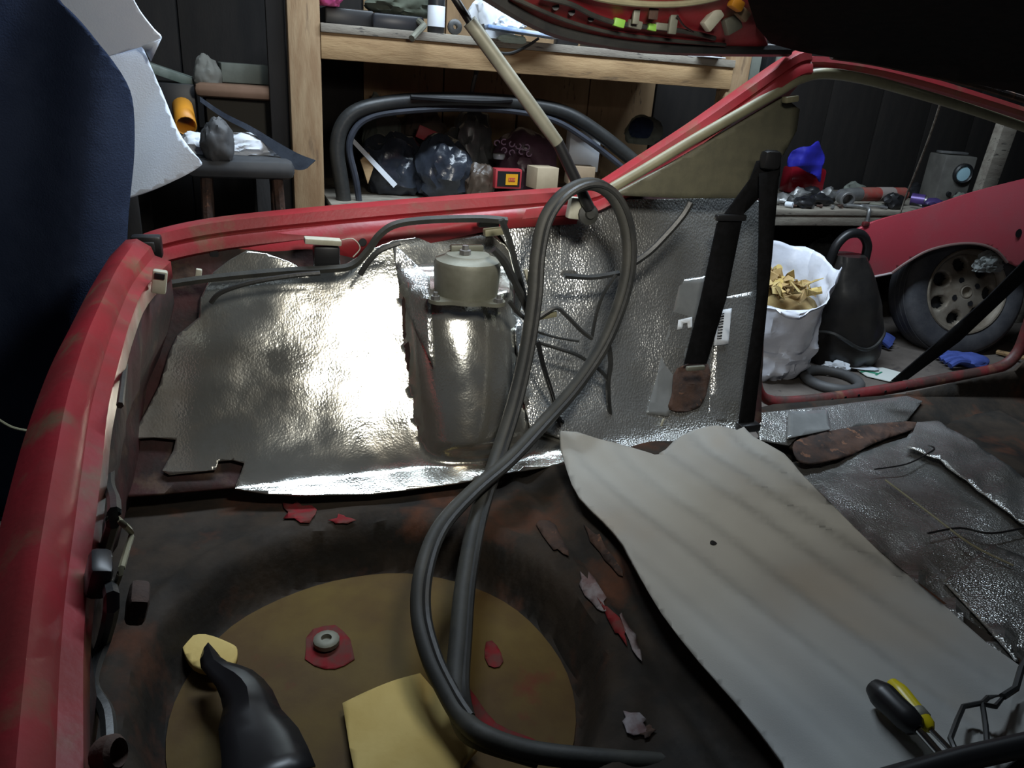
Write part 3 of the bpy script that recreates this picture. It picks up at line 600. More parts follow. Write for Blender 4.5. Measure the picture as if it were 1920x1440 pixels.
# ================================================================== SHELVING
post = thing('shelf_rack', 'rough pine shelf rack with upper shelf, posts and low bench along the back wall', 'shelf', (1.9, BENCH_Y+.3, 0))
def beam(a, b, sz, mt, nm): # box from a to b with section sz
    a, b = Vector(a), Vector(b); L_ = (b-a).length
    return MB().box((0, 0, L_/2), (sz[0], sz[1], L_), ax(a, b-a, (0, 1, 0)), bev=.004).build(nm, mt, post)
pl = PY(575, 200, BENCH_Y)
MB().box((pl.x, BENCH_Y+.04, 1.3), (.105, .08, 2.6), bev=.005).build('post', WOODV, post)
MB().box((pl.x-.085, BENCH_Y+.10, 1.3), (.06, .05, 2.6), bev=.004).build('post', WALLM, post)  # added dark post stands for the shaded left face of the post
s0, s1 = PY(608, 112, BENCH_Y), PY(1370, 135, BENCH_Y)
zb = 1.118
MB().box(((s0.x+s1.x)/2, BENCH_Y+.02, zb+.045), (s1.x-s0.x+.02, .045, .082), bev=.003).build('shelf_beam', WOOD, post)
MB().box(((s0.x+s1.x)/2, BENCH_Y+.30, zb+.10), (s1.x-s0.x+.02, .62, .028), bev=.003).build('shelf_board', GREYWOOD, post)
pr = PY(1375, 140, BENCH_Y); MB().box((pr.x+.03, BENCH_Y+.04, 1.3), (.10, .07, 2.6), bev=.005).build('post', WOODV, post)
beam(PY(1895, 215, 2.86), PY(1835, 385, 2.86), (.10, .05), GREYWOOD, 'post')
MB().box((2.43, BENCH_Y+.32, BENCH_Z-.012), (4.2, .66, .024), bev=.003).build('bench_board', GREYWOOD, post)
MB().box((2.43, BENCH_Y+.01, BENCH_Z-.045), (4.2, .03, .055), bev=.003).build('bench_edge', GREYWOOD, post)
for X in (.33, 1.6, 3.0, 4.2): MB().box((X, BENCH_Y+.10, .3), (.07, .07, .6), bev=.004).build('bench_leg', GREYWOOD, post)
# ------------------------------------------------------------------ generic small things
def crumple(nm, lab, cat, c, sz, mt, seed=0, amp=.28, fr=1.7, sub=4, group=None, parent=None, facet=False):
    off = Vector((seed*3.7, seed*1.3, seed*7.1))
    def f(v):
        rg_ = 1-2*abs(noise.noise(v*fr*1.5+off+Vector((.7*noise.noise(v*fr+off*2), 0, 0))))
        r = 1+amp*(.9*noise.noise(v*fr*.8+off)+.55*rg_-.2)+.06*abs(noise.noise(v*5+off))
        w_ = v*r
        if w_.z < -.75: w_.z = -.75
        return w_
    c = Vector(c)+Vector((0, 0, sz[2]*.75))
    o = MB().ico(c, sz, sub, f).build(nm, mt, parent, smooth=not facet)
    if not parent: tag(o, lab, cat, group)
    return o
def bx(nm, lab, cat, c, sz, mt, rot=0, bev=.004, tilt=0, tax='Y'):   # c = bottom centre
    m4 = rotz(c, rot) @ Matrix.Rotation(math.radians(tilt), 4, tax)
    o = MB().box((0, 0, sz[2]/2), sz, m4, bev=bev).build(nm, mt); return tag(o, lab, cat), m4
def atY(px_, py_, Y): return PY(px_, py_, Y)
SZ = zb+.115                               # top of upper shelf
# --- black window frame on the bench
wf = thing('window_frame', 'black car door window frame standing upright on the bench behind the car', 'window frame', (.75, BENCH_Y+.12, BENCH_Z))
FR = [(648, 398), (640, 340), (632, 280), (642, 235), (672, 207), (730, 193), (800, 188), (900, 188), (990, 196), (1060, 212), (1120, 248), (1180, 295), (1230, 340), (1260, 380)]
FRY = BENCH_Y+.08
MB().tube(cr([tuple(PY(a, b, FRY)) for a, b in FR], 5), .028, 10).build('outer_frame', RUBBER, wf)
FI = [(676, 398), (668, 340), (655, 280), (664, 245), (690, 222), (740, 210), (850, 203), (960, 208), (1040, 226), (1100, 262), (1160, 308), (1200, 345), (1230, 385)]
MB().tube(cr([tuple(PY(a, b, FRY-.01)) for a, b in FI], 5), .012, 8).build('inner_seal', M('blue_black_seal', (.03, .034, .045), (.05, .055, .07), 8, .3), wf)
MB().tube(cr([tuple(PY(a, b, FRY-.012)) for a, b in [(650, 396), (800, 398), (1000, 396), (1220, 388)]], 4), .02, 8).build('lower_bar', RUBBER, wf)
MB().tube(cr([tuple(PY(a, b, FRY-.03)) for a, b in [(770, 182), (800, 184), (900, 190), (960, 188)]], 4), .009, 6).build('loose_strip', BLACK, wf)
# --- clutter on the bench, left of the pillar
def bench_at(px_, Y): p = PY(px_, 300, Y); return (p.x, Y, BENCH_Z)
def bagz(px_, Y, hw, hh, mt, nm, lab, cat, seed, amp=.3, dz=0, fr=1.7):
    c = bench_at(px_, Y); crumple(nm, lab, cat, (c[0], c[1], c[2]+dz), (hw, hw*.8, hh), mt, seed, amp, fr)
bagz(742, 3.06, .115, .13, BAGK, 'plastic_bag', 'shiny black plastic bag on the bench inside the left end of the window frame', 'bag', 1)
bagz(830, 3.00, .115, .13, BAGK, 'plastic_bag', 'crumpled blue-black plastic bag in the middle of the window frame', 'bag', 2)
bagz(880, 3.26, .105, .18, M('grey_film', (.11, .115, .115), (.06, .062, .065), 10, .3), 'plastic_bag', 'smoky grey plastic bag standing behind the blue-black one', 'bag', 3)
bagz(985, 3.16, .13, .15, PLUM, 'plastic_bag', 'plum coloured printed plastic bag on the bench behind the strut', 'bag', 4, .2)
bagz(795, 3.32, .10, .20, M('brown_sack', (.11, .08, .06), (.06, .045, .035), 10, .8), 'sack', 'dark brown sack at the back of the bench under the pink card', 'sack', 5)
bagz(715, 3.34, .08, .20, GREYC, 'rag', 'grey green rag heap at the back of the bench beside the sack', 'rag', 6)
bagz(903, 2.94, .06, .08, M('brown_film', (.06, .042, .03), None, rough=.4), 'plastic_bag', 'small brown plastic bag in front of the smoky grey bag', 'bag', 8)
# letters on the plum bag: two lines of lilac marks
c = atY(800, 250, 3.13)
o, m4 = bx('card', 'pink red card lying on top of the dark brown sack', 'card', atY(806, 268, 3.10), (.13, .012, .05), REDC, 0, .002, 20)
o, _ = bx('carton', 'small red open carton with a yellow label on the bench', 'box', atY(949, 352, 2.90), (.11, .045, .075), REDC, 0, .002)
p = atY(949, 352, 2.90)
MB().box((p.x, p.y-.0235, p.z+.0375), (.094, .002, .059)).build('dark_panel', BLACK, o)
MB().box((p.x+.012, p.y-.0255, p.z+.036), (.05, .003, .042)).build('yellow_label', M('yellow_label', (.62, .30, .01), None, rough=.5), o)
MB().box((p.x+.012, p.y-.0275, p.z+.036), (.028, .002, .014)).build('red_print', REDC, o)
for k in range(4): MB().box((p.x+.001+.0075*k, p.y-.0288, p.z+.036), (.003, .001, .008)).build('print_mark', M('yp', (.62, .30, .01), None) if k == 0 else bpy.data.materials['yp'], o)
o, _ = bx('cardboard_box', 'small tan cardboard box beside the red carton on the bench', 'box', atY(1015, 352, 2.92), (.10, .09, .085), TAN, 8, .002)
o, _ = bx('carton', 'white carton with one flap open behind the pillar', 'box', atY(1088, 318, 3.02), (.13, .10, .155), WHITE, -14, .002)
o2, _ = bx('cardboard_box', 'brown cardboard box in front of the white carton', 'box', atY(1085, 345, 2.93), (.11, .08, .075), CARD, -10, .002)
tag(MB().prism([atY(655, 262, 2.99), atY(662, 258, 2.99), atY(745, 345, 2.93), atY(738, 352, 2.93)], (0, .012, 0)).build('white_strip', WHITE), 'white plastic strip leaning in the left end of the window frame', 'strip')
tag(MB().prism([atY(676, 300, 2.98), atY(692, 286, 2.98), atY(700, 315, 2.96), atY(690, 345, 2.95)], (0, .02, 0)).build('wood_offcut', WOOD), 'small pine offcut standing behind the window frame', 'wood offcut')
p = atY(935, 298, 3.0)
tag(MB().lathe([(0, 0), (.022, 0), (.026, .012), (.024, .02), (0, .024)], 14, Matrix.Translation(p)).build('lid', M('grey_glass', (.30, .34, .36), None, rough=.25)), 'round pale grey lid on the plum bag', 'lid')
# lilac print on the plum bag
pb = bpy.data.objects.get('plastic_bag.003')
lil = M('lilac_print', (.32, .22, .34), None, rough=.5)
for i, (px_, py_) in enumerate([(932, 268), (945, 266), (960, 270), (972, 274), (988, 276), (945, 282), (960, 286), (978, 284), (992, 288)]):
    q = atY(px_, py_, 3.012); MB().tube([q+Vector((.012*math.cos(a), 0, .011*math.sin(a))) for a in [k*.9+i for k in range(6)]], .0028, 5).build('print_letter', lil, pb)
crumple('rag', 'grey and navy striped rag beside the pillar under the shelf', 'rag', atY(1205, 270, 3.15), (.09, .06, .07), GREYC, 12, .2)
crumple('rag', 'small navy rag on top of the grey rag under the shelf', 'rag', atY(1200, 258, 3.08), (.05, .04, .05), NAVY, 13, .2)
tag(MB().tube(cr([tuple(atY(a, b, BENCH_Y+.10)) for a, b in [(898, 108), (893, 135), (886, 165), (884, 190)]], 4), .008, 6).build('hose', DUSTRUB), 'grey hose hanging from the upper shelf behind the strut', 'hose')
tag(MB().tube(cr([tuple(atY(a, b, BENCH_Y-.03)) for a, b in [(905, 45), (912, 70), (930, 95), (955, 100), (985, 88), (1010, 72)]], 5), .005, 6).build('cable', RUBBER), 'black cable loop hanging over the upper shelf beam', 'cable')
# --- things on the upper shelf
def on_shelf(px_, Y): p = PY(px_, 60, Y); return Vector((p.x, Y, SZ))
o, _ = bx('tray', 'black plastic tray at the left end of the upper shelf', 'tray', on_shelf(648, 2.98), (.17, .16, .055), BLACK, 3, .008)
o, _ = bx('box', 'black flat case beside the bottle on the upper shelf', 'box', on_shelf(742, 2.95), (.18, .16, .05), M('black_case', (.015, .016, .02), None, rough=.35), -4, .01)
p = on_shelf(817, 2.84); bt = thing('bottle', 'black bottle with a white label on the upper shelf', 'bottle', p)
MB().lathe([(0, 0), (.028, 0), (.03, .004), (.03, .12), (.026, .135), (.014, .15), (.013, .17), (0, .17)], 18, Matrix.Translation(p)).build('body', BLACK, bt)
MB().lathe([(.0306, .02), (.0308, .021), (.0308, .085), (.0306, .086)], 18, Matrix.Translation(p)).build('label', WHITE, bt)
p = on_shelf(852, 2.86); MBx = MB().lathe([(.008, -.01), (.022, -.01), (.026, -.004), (.026, .008), (.018, .012), (.008, .012)], 16, ax(p+Vector((0, 0, .026)), (0, -1, .1))).build('black_roll', RUBBER)
tag(MBx, 'small black tape roll standing beside the bottle', 'roll')
hm = atY(795, 48, 2.79); h2 = atY(772, 72, 2.72)
tag(MB().tube([hm+Vector((.0, .1, .02)), hm, h2], .011, 8).build('tool_handle', DUSTMET), 'grey tool handle sticking out over the upper shelf edge', 'tool')
crumple('pink_bag', 'pink plastic bag beside the wooden post on the upper shelf', 'bag', on_shelf(618, 2.88)+Vector((0, 0, .055)), (.05, .05, .07), PINK, 3, .2)
crumple('rag', 'olive green cloth on top of the black cases', 'rag', on_shelf(760, 2.98)+Vector((0, 0, .052)), (.13, .08, .05), M('olive_cloth', (.10, .115, .085), (.06, .07, .05), 12, .9), 9, .25)
crumple('rag', 'white paper towel heap on the upper shelf behind the blue board', 'paper', on_shelf(925, 3.0), (.09, .07, .10), WHITE, 10, .3)
crumple('rag', 'crumpled white tissue on the blue board of the upper shelf', 'paper', on_shelf(955, 2.92)+Vector((0, 0, .028)), (.055, .05, .035), WHITE, 11, .35)
o, _ = bx('board', 'pale blue plastic board lying on the upper shelf', 'board', on_shelf(978, 2.80)+Vector((0, 0, .022)), (.27, .14, .012), M('pale_blue_board', (.18, .30, .55), (.5, .6, .75), 9, .5), -8, .002, 3)
crumple('glove', 'pale mint cloth hanging under the blue board', 'cloth', on_shelf(960, 2.80)-Vector((0, 0, .012)), (.055, .02, .016), MINT, 14, .25)
o, _ = bx('device', 'small black box with a white printed label on the upper shelf', 'box', on_shelf(1063, 2.84), (.085, .05, .042), BLACK, -6, .004)
q = on_shelf(1063, 2.84)+Vector((-.005, -.0265, .029)); MB().box(q, (.055, .002, .012), rotz((0, 0, 0), 0)).build('label', WHITE, o)
o, _ = bx('box', 'flat black carton under the tailgate edge on the upper shelf', 'box', on_shelf(1150, 2.88), (.22, .12, .022), BLACK, -3, .003)
o, _ = bx('paper_sheet', 'white card on the right end of the upper shelf', 'card', on_shelf(1332, 2.80), (.10, .12, .004), WHITE, 0, .001)
for i, (px_, mt) in enumerate([(1415, GREYC), (1440, BLACK), (1462, GREYC)]):
    bx('box', ['grey carton behind the slanted pillar', 'black carton between two grey ones behind the slanted pillar', 'small grey carton behind the pillar top'][i], 'box', on_shelf(px_, 2.95)+Vector((0, 0, -.11)), (.05, .1, .14+.02*i), mt, 10*i)
# --- left dark corner: stool, table and pile
tb = thing('stool', 'dark padded workshop stool behind the car corner', 'stool', (*PY(450, 320, 2.45).xy, 0))
tc_ = PY(452, 306, 2.45); topz = tc_.z
MB().box((tc_.x, 2.52, topz-.01), (.30, .28, .055), bev=.02).build('seat', M('dark_vinyl', (.03, .033, .038), (.045, .047, .05), 9, .6), tb)
for sx in (-1, 1):
    for sy in (-1, 1): MB().tube([(tc_.x+sx*.10, 2.52+sy*.10, topz-.03), (tc_.x+sx*.13, 2.52+sy*.13, 0.0)], .016, 8).build('leg', RUST, tb)
def sl(px_, py_, Y, sz, mt, nm, lab, cat, rot=0, tilt=0, bev=.004): return bx(nm, lab, cat, atY(px_, py_, Y), sz, mt, rot, bev, tilt)
pz_ = PY(400, 250, 2.95).z
tl = thing('side_table', 'low dark table against the wall behind the stool', 'table', (PY(400, 250, 2.95).x-.08, 2.98, 0))
MB().box((PY(400, 250, 2.95).x-.06, 2.98, pz_-.02), (.50, .5, .03), bev=.004).build('top', WALLM, tl)
for sx in (-.27, .15):
    for sy in (-.2, .2): MB().box((PY(400, 250, 2.95).x+sx, 2.98+sy, (pz_-.035)/2), (.045, .045, pz_-.035), bev=.003).build('leg', WALLM, tl)
TX = lambda px_, Y: Vector((PY(px_, 200, Y).x, Y, pz_-.005))
sl(330, 0, 3, (.1, .1, .1), GREYC, 'x', 'x', 'x') if False else None
bx('carton', 'grey green carton stack base on the dark side table', 'box', TX(450, 3.08), (.24, .2, .12), M('dim_card', (.06, .055, .045), None, rough=.9), 4)
bx('board', 'brown rounded board lying across the carton on the side table', 'board', TX(450, 3.0)+Vector((0, 0, .125)), (.28, .20, .045), M('brown_board', (.15, .085, .05), (.19, .11, .07), 7, .8), -3, .018)
bx('carton', 'grey green carton standing on the brown board', 'box', TX(460, 3.08)+Vector((0, 0, .172)), (.16, .12, .065), GREYC, 6)
crumple('rag', 'grey fibre rag draped over the brown board end', 'rag', TX(392, 3.02)+Vector((0, 0, .13)), (.045, .05, .07), M('grey_rag', (.17, .17, .15), None, rough=.95), 21, .2)
bx('carton', 'white and green flat packet leaning at the back of the side table', 'box', TX(325, 3.08)+Vector((0, 0, .17)), (.17, .12, .03), M('packet', (.22, .25, .22), (.10, .13, .11), 9, .5), 0, .003, 16)
bx('box', 'dark box under the flat packet on the side table', 'box', TX(325, 3.10), (.16, .2, .16), BLACK, 0)
pt = atY(342, 200, 2.72); pe = atY(349, 236, 2.60)
tbo = tag(MB().tube([pt, pe], .031, 16, cap=False).build('orange_tube', ORANGE, None, solid=.003, fixn=True), 'orange plastic tube beside the white foam sheet', 'tube')
crumple('cloth', 'white cloth with dark creases hanging over the stool edge', 'cloth', Vector((PY(465, 262, 2.50).x, 2.56, topz+.012)), (.085, .07, .035), WHITE, 22, .3)
crumple('cloth', 'small white cloth beside the orange tube on the stool', 'cloth', Vector((PY(372, 262, 2.50).x, 2.50, topz+.012)), (.05, .05, .035), WHITE, 23, .35)
crumple('motor', 'dark grey lump of metal sitting on the stool between white cloths', 'metal part', Vector((PY(408, 270, 2.42).x, 2.41, topz+.012)), (.045, .04, .065), M('dark_lump', (.06, .062, .065), None, rough=.6), 24, .2)
tk = cr([tuple(atY(a, b, c)) for a, b, c in [(375, 185, 2.62), (420, 215, 2.58), (470, 240, 2.53), (520, 270, 2.48), (560, 292, 2.44), (592, 304, 2.42)]], 5)
vs = []; fs = []
for i, q in enumerate(tk):
    t = i/(len(tk)-1); hw = .006+.03*max(0, t-.45)*(1 if t < .8 else (1-t)/.2*1.0+.05)*2
    q = Vector(q); vs += [q+Vector((0, 0, .006)), q+Vector((-.02*t, -.01, -hw*1.4)), q+Vector((0, .02, 0))]
for i in range(len(tk)-1):
    for k in range(3): fs.append((i*3+k, i*3+(k+1) % 3, (i+1)*3+(k+1) % 3, (i+1)*3+k))
tag(MB().raw(vs, fs).build('trim_strip', BAGK), 'long glossy black trim strip sticking out from the stool towards the post', 'trim strip')
# ================================================================== RIGHT BENCH
RB = lambda px_, Y, dz=0: Vector((PY(px_, 360, Y).x, Y, BENCH_Z+dz))
tl_ = bx('tail_light', 'red car tail light lens on the bench under the blue cloth', 'tail light', RB(1500, 3.30), (.21, .10, .135), M('red_lens', (.25, .01, .02), None, rough=.15), -10, .02)
bcl = MB().patch(cr([(1476, 312), (1482, 288), (1500, 276), (1520, 274), (1534, 264), (1540, 278), (1547, 296), (1541, 318), (1538, 342), (1529, 330), (1512, 322), (1494, 312)], 3, True), 5, lambda u, v: PY(u, v, 3.20-.05*math.cos((u-1512)*.035)*math.cos((v-298)*.03)+.012*math.sin((u+v*.7)*.12)+.012*noise.noise(Vector((u*.06, v*.06, 3))))).build('cloth', BLUE, None, solid=.006)
tag(bcl, 'bright blue cloth thrown over the red tail light', 'cloth')
tag(MB().tube([RB(1478, 2.86, .014), RB(1492, 2.83, .016)], .013, 10).build('white_tube', WHITE), 'small white plastic tube near the left end of the right bench', 'tube')
for i, (px_, Y, mt, lab) in enumerate([(1470, 2.92, GREYMET, 'crushed silver strip behind the small white tube'), (1500, 2.95, GREYMET, 'twisted grey bracket below the blue cloth'), (1540, 2.92, BLACK, 'black lump of scrap beside the pipe elbow'), (1552, 2.99, GREYMET, 'bent silver bracket left of the pipe elbow'), (1525, 3.15, BLACK, 'black scrap heap behind the blue cloth'), (1600, 3.2, GREYC, 'grey scrap heap at the back of the bench'), (1640, 3.18, BLACK, 'dark scrap heap behind the red pipe'), (1680, 2.86, BLACK, 'black oily lump in front of the red pipe'), (1760, 2.86, PURPLE, 'dark purple lump before the grey lamp box'), (1805, 2.90, GREYC, 'grey bundle at the foot of the grey lamp box'), (1512, 2.85, BLACK, 'small dark bolt heap on the bench edge'), (1715, 3.22, BLACK, 'dark lump beside the purple can')]):
    crumple('scrap', lab, 'scrap', RB(px_, Y), (.04+.012*(i % 3), .035, .03+.012*(i % 2)), mt, 40+i, .4, 2.2, 3)
for i, (px_, Y) in enumerate([(1490, 2.84), (1530, 2.83), (1548, 2.84), (1568, 2.83), (1625, 2.85), (1660, 2.86), (1585, 2.84), (1605, 2.9)]):
    tag(MB().lathe([(.010, 0), (.010, .010), (.006, .010), (.006, .026), (0, .026)], 6, ax(RB(px_, Y, .010), (math.cos(i*1.3), math.sin(i*1.3), 0))).build('bolt', GREYMET if i % 2 else RUST), 'loose steel bolt lying on the right bench top', 'bolt', 'loose bolts on the bench')
q0, q1, q2 = RB(1582, 2.90, .045), RB(1612, 2.93, .055), RB(1695, 2.96, .055)
pipe = thing('pipe', 'rusty red pipe with a grey elbow end lying on the bench', 'pipe', (q1.x, q1.y, BENCH_Z))
MB().tube([q1, q2], .034, 16).build('red_pipe', M('red_oxide', (.30, .045, .035), (.22, .09, .07), 14, .6), pipe)
MB().tube([q1.lerp(q2, .40), q1.lerp(q2, .72)], .0355, 16).build('grey_sleeve', M('grey_band', (.24, .20, .18), None, rough=.8), pipe)
MB().lathe([(.026, 0), (.034, 0), (.037, .004), (.037, .016), (.033, .02), (.033, .055), (.026, .055), (.024, .01)], 18, ax(q0+Vector((-.005, -.045, -.006)), Vector((.25, 1, .1)))).build('elbow_mouth', GREYMET, pipe)
MB().tube(cr([tuple(q0+Vector((0, .0, 0))), tuple(q0+Vector((.02, .02, .004))), tuple(q1)], 4), .033, 14).build('elbow', GREYMET, pipe)
wr = [RB(1592, 2.86, .012), RB(1622, 2.83, .013), RB(1636, 2.79, .012), RB(1639, 2.775, -.005), RB(1640, 2.77, -.05)]
wrn = thing('socket_wrench', 'bent steel socket wrench hanging over the bench edge', 'wrench', tuple(wr[3]))
MB().tube(cr([tuple(a) for a in wr], 5), .009, 10).build('bent_shaft', GREYMET, wrn)
MB().lathe([(.010, 0), (.014, .006), (.014, .036), (0, .036)], 12, Matrix.Translation(wr[4]+Vector((0, 0, -.03)))).build('socket', CHROME, wrn)
tag(MB().tube([RB(1620, 2.90, .008), RB(1650, 2.86, .01), RB(1672, 2.83, .008)], .006, 6).build('steel_rod', GREYMET), 'thin grey steel rod in front of the red pipe', 'rod')
tag(MB().tube([RB(1635, 2.92, .010), RB(1690, 2.86, .010)], .009, 6).build('chisel', DUSTMET), 'flat grey chisel beside the thin steel rod', 'chisel')
pc = RB(1712, 2.98, .03); pd = RB(1738, 2.93, .03)
can = thing('spray_can', 'purple spray can lying on the bench right of the rope', 'can', (pc.x, pc.y, BENCH_Z))
MB().tube([pc, pd], .030, 16).build('body', M('purple_can', (.10, .06, .22), (.07, .04, .16), 9, .35, .3), can)
MB().tube([pd, pd+(pd-pc).normalized()*.012], .020, 14).build('rim', GREYMET, can)
tag(MB().tube(cr([tuple(RB(a, b, .02)) for a, b in [(1715, 2.90), (1735, 2.84), (1755, 2.86), (1760, 2.90), (1745, 2.93)]], 5), .006, 7).build('cable', BLACK), 'black cable coil beside the purple spray can', 'cable')
lbp = RB(1768, 3.05)
lb = thing('lamp_box', 'grey metal box with a round pale glass and two knobs', 'lamp', tuple(lbp))
m4 = rotz(lbp, -16)
MB().box((0, 0, .125), (.17, .15, .25), m4, bev=.006).build('case', M('dim_grey_metal', (.13, .125, .11), (.09, .085, .075), 9, .6), lb)
MB().lathe([(.036, 0), (.052, 0), (.052, .014), (.044, .020), (.038, .014)], 22, m4 @ ax((.025, -.076, .165), (0, -1, 0))).build('lens_ring', BLACK, lb)
MB().lathe([(.040, 0), (.036, .008), (0, .012)], 22, m4 @ ax((.025, -.078, .165), (0, -1, 0))).build('lens', LBLUE, lb)
MB().box((-.01, 0, .26), (.15, .05, .012), m4, bev=.004).build('carry_handle', GREYMET, lb)
for sx in (-.02, .03): MB().lathe([(.012, 0), (.011, .014), (0, .014)], 12, m4 @ ax((sx, -.076, .06), (0, -1, 0))).build('knob', BLACK, lb)
tag(MB().tube(cr([tuple(atY(a, b, c)) for a, b, c in [(1763, 195, 2.35), (1745, 250, 2.45), (1722, 310, 2.58), (1700, 365, 2.70), (1688, 400, 2.74)]], 5), .0045, 7).build('rope', ROPE), 'thin grey rope stretched from the roof edge down to the bench', 'rope')
# ================================================================== FENDER, WHEEL, BAG AND FLOOR LITTER
FYb = 2.66
def Ffen(u, v): # a convex wing skin, leaning back
    t = (u-1560)/400
    return PY(u, v, FYb+.10*(520-v)/200*.6+.05*(abs(v-430)/140)**2-.26*t)
FEN = cr([(1562, 470), (1585, 445), (1640, 415), (1740, 388), (1830, 358), (1960, 325)], 4)+[(1960, 520), (1905, 500)]+cr([(1888, 492), (1868, 470), (1835, 458), (1790, 458), (1740, 470), (1700, 492), (1672, 512)], 4)+cr([(1672, 512), (1630, 520), (1592, 523), (1578, 505)], 3)[1:]
fen = MB().patch(FEN, 8, Ffen).build('fender', REDF, None, solid=.02)
tag(fen, 'detached red car fender with wheel arch leaning against the bench', 'fender')
p = Ffen(1908, 437); MB().lathe([(.018, 0), (.020, .003), (0, .003)], 16, ax(p+Vector((0, -.003, 0)), (0, -1, .1))).build('lamp_hole', BLACK, fen)
ap = [(1672, 512), (1700, 492), (1740, 470), (1790, 458), (1835, 458), (1868, 470), (1888, 492)]
MB().tube(cr([tuple(Ffen(a, b)) for a, b in ap], 5), .007, 8).build('arch_lip', M('arch_lip', (.16, .10, .09), None, rough=.5), fen)
MB().tube(cr([tuple(Ffen(a, b)) for a, b in [(1585, 523), (1630, 520), (1672, 512)]], 4), .006, 8).build('lower_lip', M('pale_lip', (.45, .40, .40), None, rough=.4), fen)
p = Ffen(1623, 420); MB().box(p, (.03, .02, .02), bev=.004).build('mounting_tab', REDIN, fen)
# wheel
wd = Vector((-.24, -.93, .26)).normalized()          # outward axis of the wheel face
WRAD = .315
wb0 = PZ(1800, 668, 0); wc = Vector((wb0.x+.02, wb0.y+.085, .30))
zoff = (WRAD)*math.sqrt(1-wd.z**2)
wh = thing('wheel', 'dirty alloy car wheel with black tyre leaning under the red fender', 'wheel', (wc.x, wc.y, 0))
m4 = ax(wc, wd)
T_ = [(.205, -.155), (.235, -.165), (.285, -.168), (.308, -.15), (.315, -.12), (.315, -.03), (.306, -.004), (.285, .010), (.250, .012), (.215, .006), (.200, -.004), (.200, -.15)]
MB().lathe(T_, 48, m4).build('tyre', TYRE, wh)
for gz in (-.11, -.075, -.04): MB().lathe([(.3145, gz), (.3165, gz+.002), (.3165, gz+.024), (.3145, gz+.026)], 48, m4).build('tread_rib', TYRE, wh)
rim = MB()
rim.lathe([(.203, -.14), (.203, -.01), (.207, .004), (.203, .010), (.196, .008), (.190, -.006), (.182, -.018), (.180, -.14)], 48, m4); rim.build('rim', ALLOY, wh)
# face disc with seven round windows
t = bmesh.new(); NH = 7
vsf = []; fsf = []
import itertools
def face_z(r): return -.016+.016*math.cos(min(r/.18, 1)*3.0)
NA, NR = 112, 18
for i in range(NR+1):
    r = .030+(.184-.030)*i/NR
    for k in range(NA):
        a = 2*math.pi*k/NA; d = 9
        for h_ in range(NH):
            ha = 2*math.pi*h_/NH; hx, hy = .132*math.cos(ha), .132*math.sin(ha); d = min(d, math.hypot(r*math.cos(a)-hx, (r*math.sin(a)-hy)))
        vsf.append((r*math.cos(a), r*math.sin(a), face_z(r)-.030*(1-sm(.026, .040, d)), d))
for i in range(NR):
    for k in range(NA):
        q = (i*NA+k, (i+1)*NA+k, (i+1)*NA+(k+1) % NA, i*NA+(k+1) % NA)
        if sum(vsf[j][3] for j in q)/4 > .029: fsf.append(q)
MB().raw([v[:3] for v in vsf], fsf, m4).build('wheel_face', ALLOY, wh, solid=.004)
MB().lathe([(0, -.06), (.19, -.06), (.19, -.064), (0, -.064)], 32, m4).build('brake_void', BLACK, wh)
MB().lathe([(.031, -.03), (.031, .0), (.026, .002), (.024, -.02), (0, -.022)], 20, m4).build('hub_bore', ALLOY, wh)
for k in range(4):
    a = 2*math.pi*k/4+.5; MB().lathe([(.009, -.001), (.014, .001), (.014, .0025), (0, .0015)], 12, m4 @ Matrix.Translation((.062*math.cos(a), .062*math.sin(a), face_z(.062)))).build('bolt_hole', BLACK, wh)
crumple('film_scrap', 'crumpled pale grey film stuck on top of the wheel under the arch', 'film', wc+wd*.03+Vector((.05, 0, .10)), (.07, .03, .05), M('pale_film', (.26, .28, .27), (.18, .19, .18), 10, .5), 55, .5, 2.4)
# white bag with yellow scraps
bc = PZ(1478, 728, 0)
bag = thing('waste_bag', 'open white plastic bag full of yellow scraps standing on the floor outside the door opening', 'bag', (bc.x, bc.y+.1, 0))
BH = .50; BC = Vector((bc.x+.0, bc.y+.16, 0))
vs = []; fs = []; NA, NZ = 64, 34
for i in range(NZ+1):
    t = i/NZ; z = BH*t
    for k in range(NA):
        a = 2*math.pi*k/NA
        R = .14+.055*math.sin(min(t*1.25, 1)*math.pi*.55)+(.02*t)
        if t < .08: R *= .75+3*t
        n1 = noise.noise(Vector((math.cos(a)*1.6, math.sin(a)*1.6, t*2.4+4))); n2 = abs(noise.noise(Vector((math.cos(a)*4+t*2, math.sin(a)*4, t*5))))
        R += .05*n1-.030*n2+.010*math.sin(t*40+n1*9)*(1 if t < .35 else 0)
        rimw = (t > .7)*(t-.7)/.3
        vs.append((BC.x+R*math.cos(a)*1.05, BC.y+R*math.sin(a)*.9, z-.16*rimw*max(0, -.75*math.cos(a)-.65*math.sin(a))+rimw*(.05*noise.noise(Vector((math.cos(a)*2.2, math.sin(a)*2.2, 9)))+.04*math.sin(a))))
for i in range(NZ):
    for k in range(NA): fs.append((i*NA+k, i*NA+(k+1) % NA, (i+1)*NA+(k+1) % NA, (i+1)*NA+k))
fs.append(tuple(range(NA))[::-1])
MB().raw(vs, fs).build('bag_film', BAGW, bag, solid=.002)
MB().ico((BC.x, BC.y, .29), (.16, .135, .10), 3, lambda v: v*(1+.15*noise.noise(v*3))).build('scrap_fill', M('dull_yellow_scrap', (.42, .32, .14), (.3, .2, .08), 12, .9), bag)
ys = [M('yellow_scrap', (.58, .46, .2), (.5, .36, .14), 15, .8), M('brown_scrap', (.34, .22, .08), (.45, .31, .14), 15, .8), YPAPER]
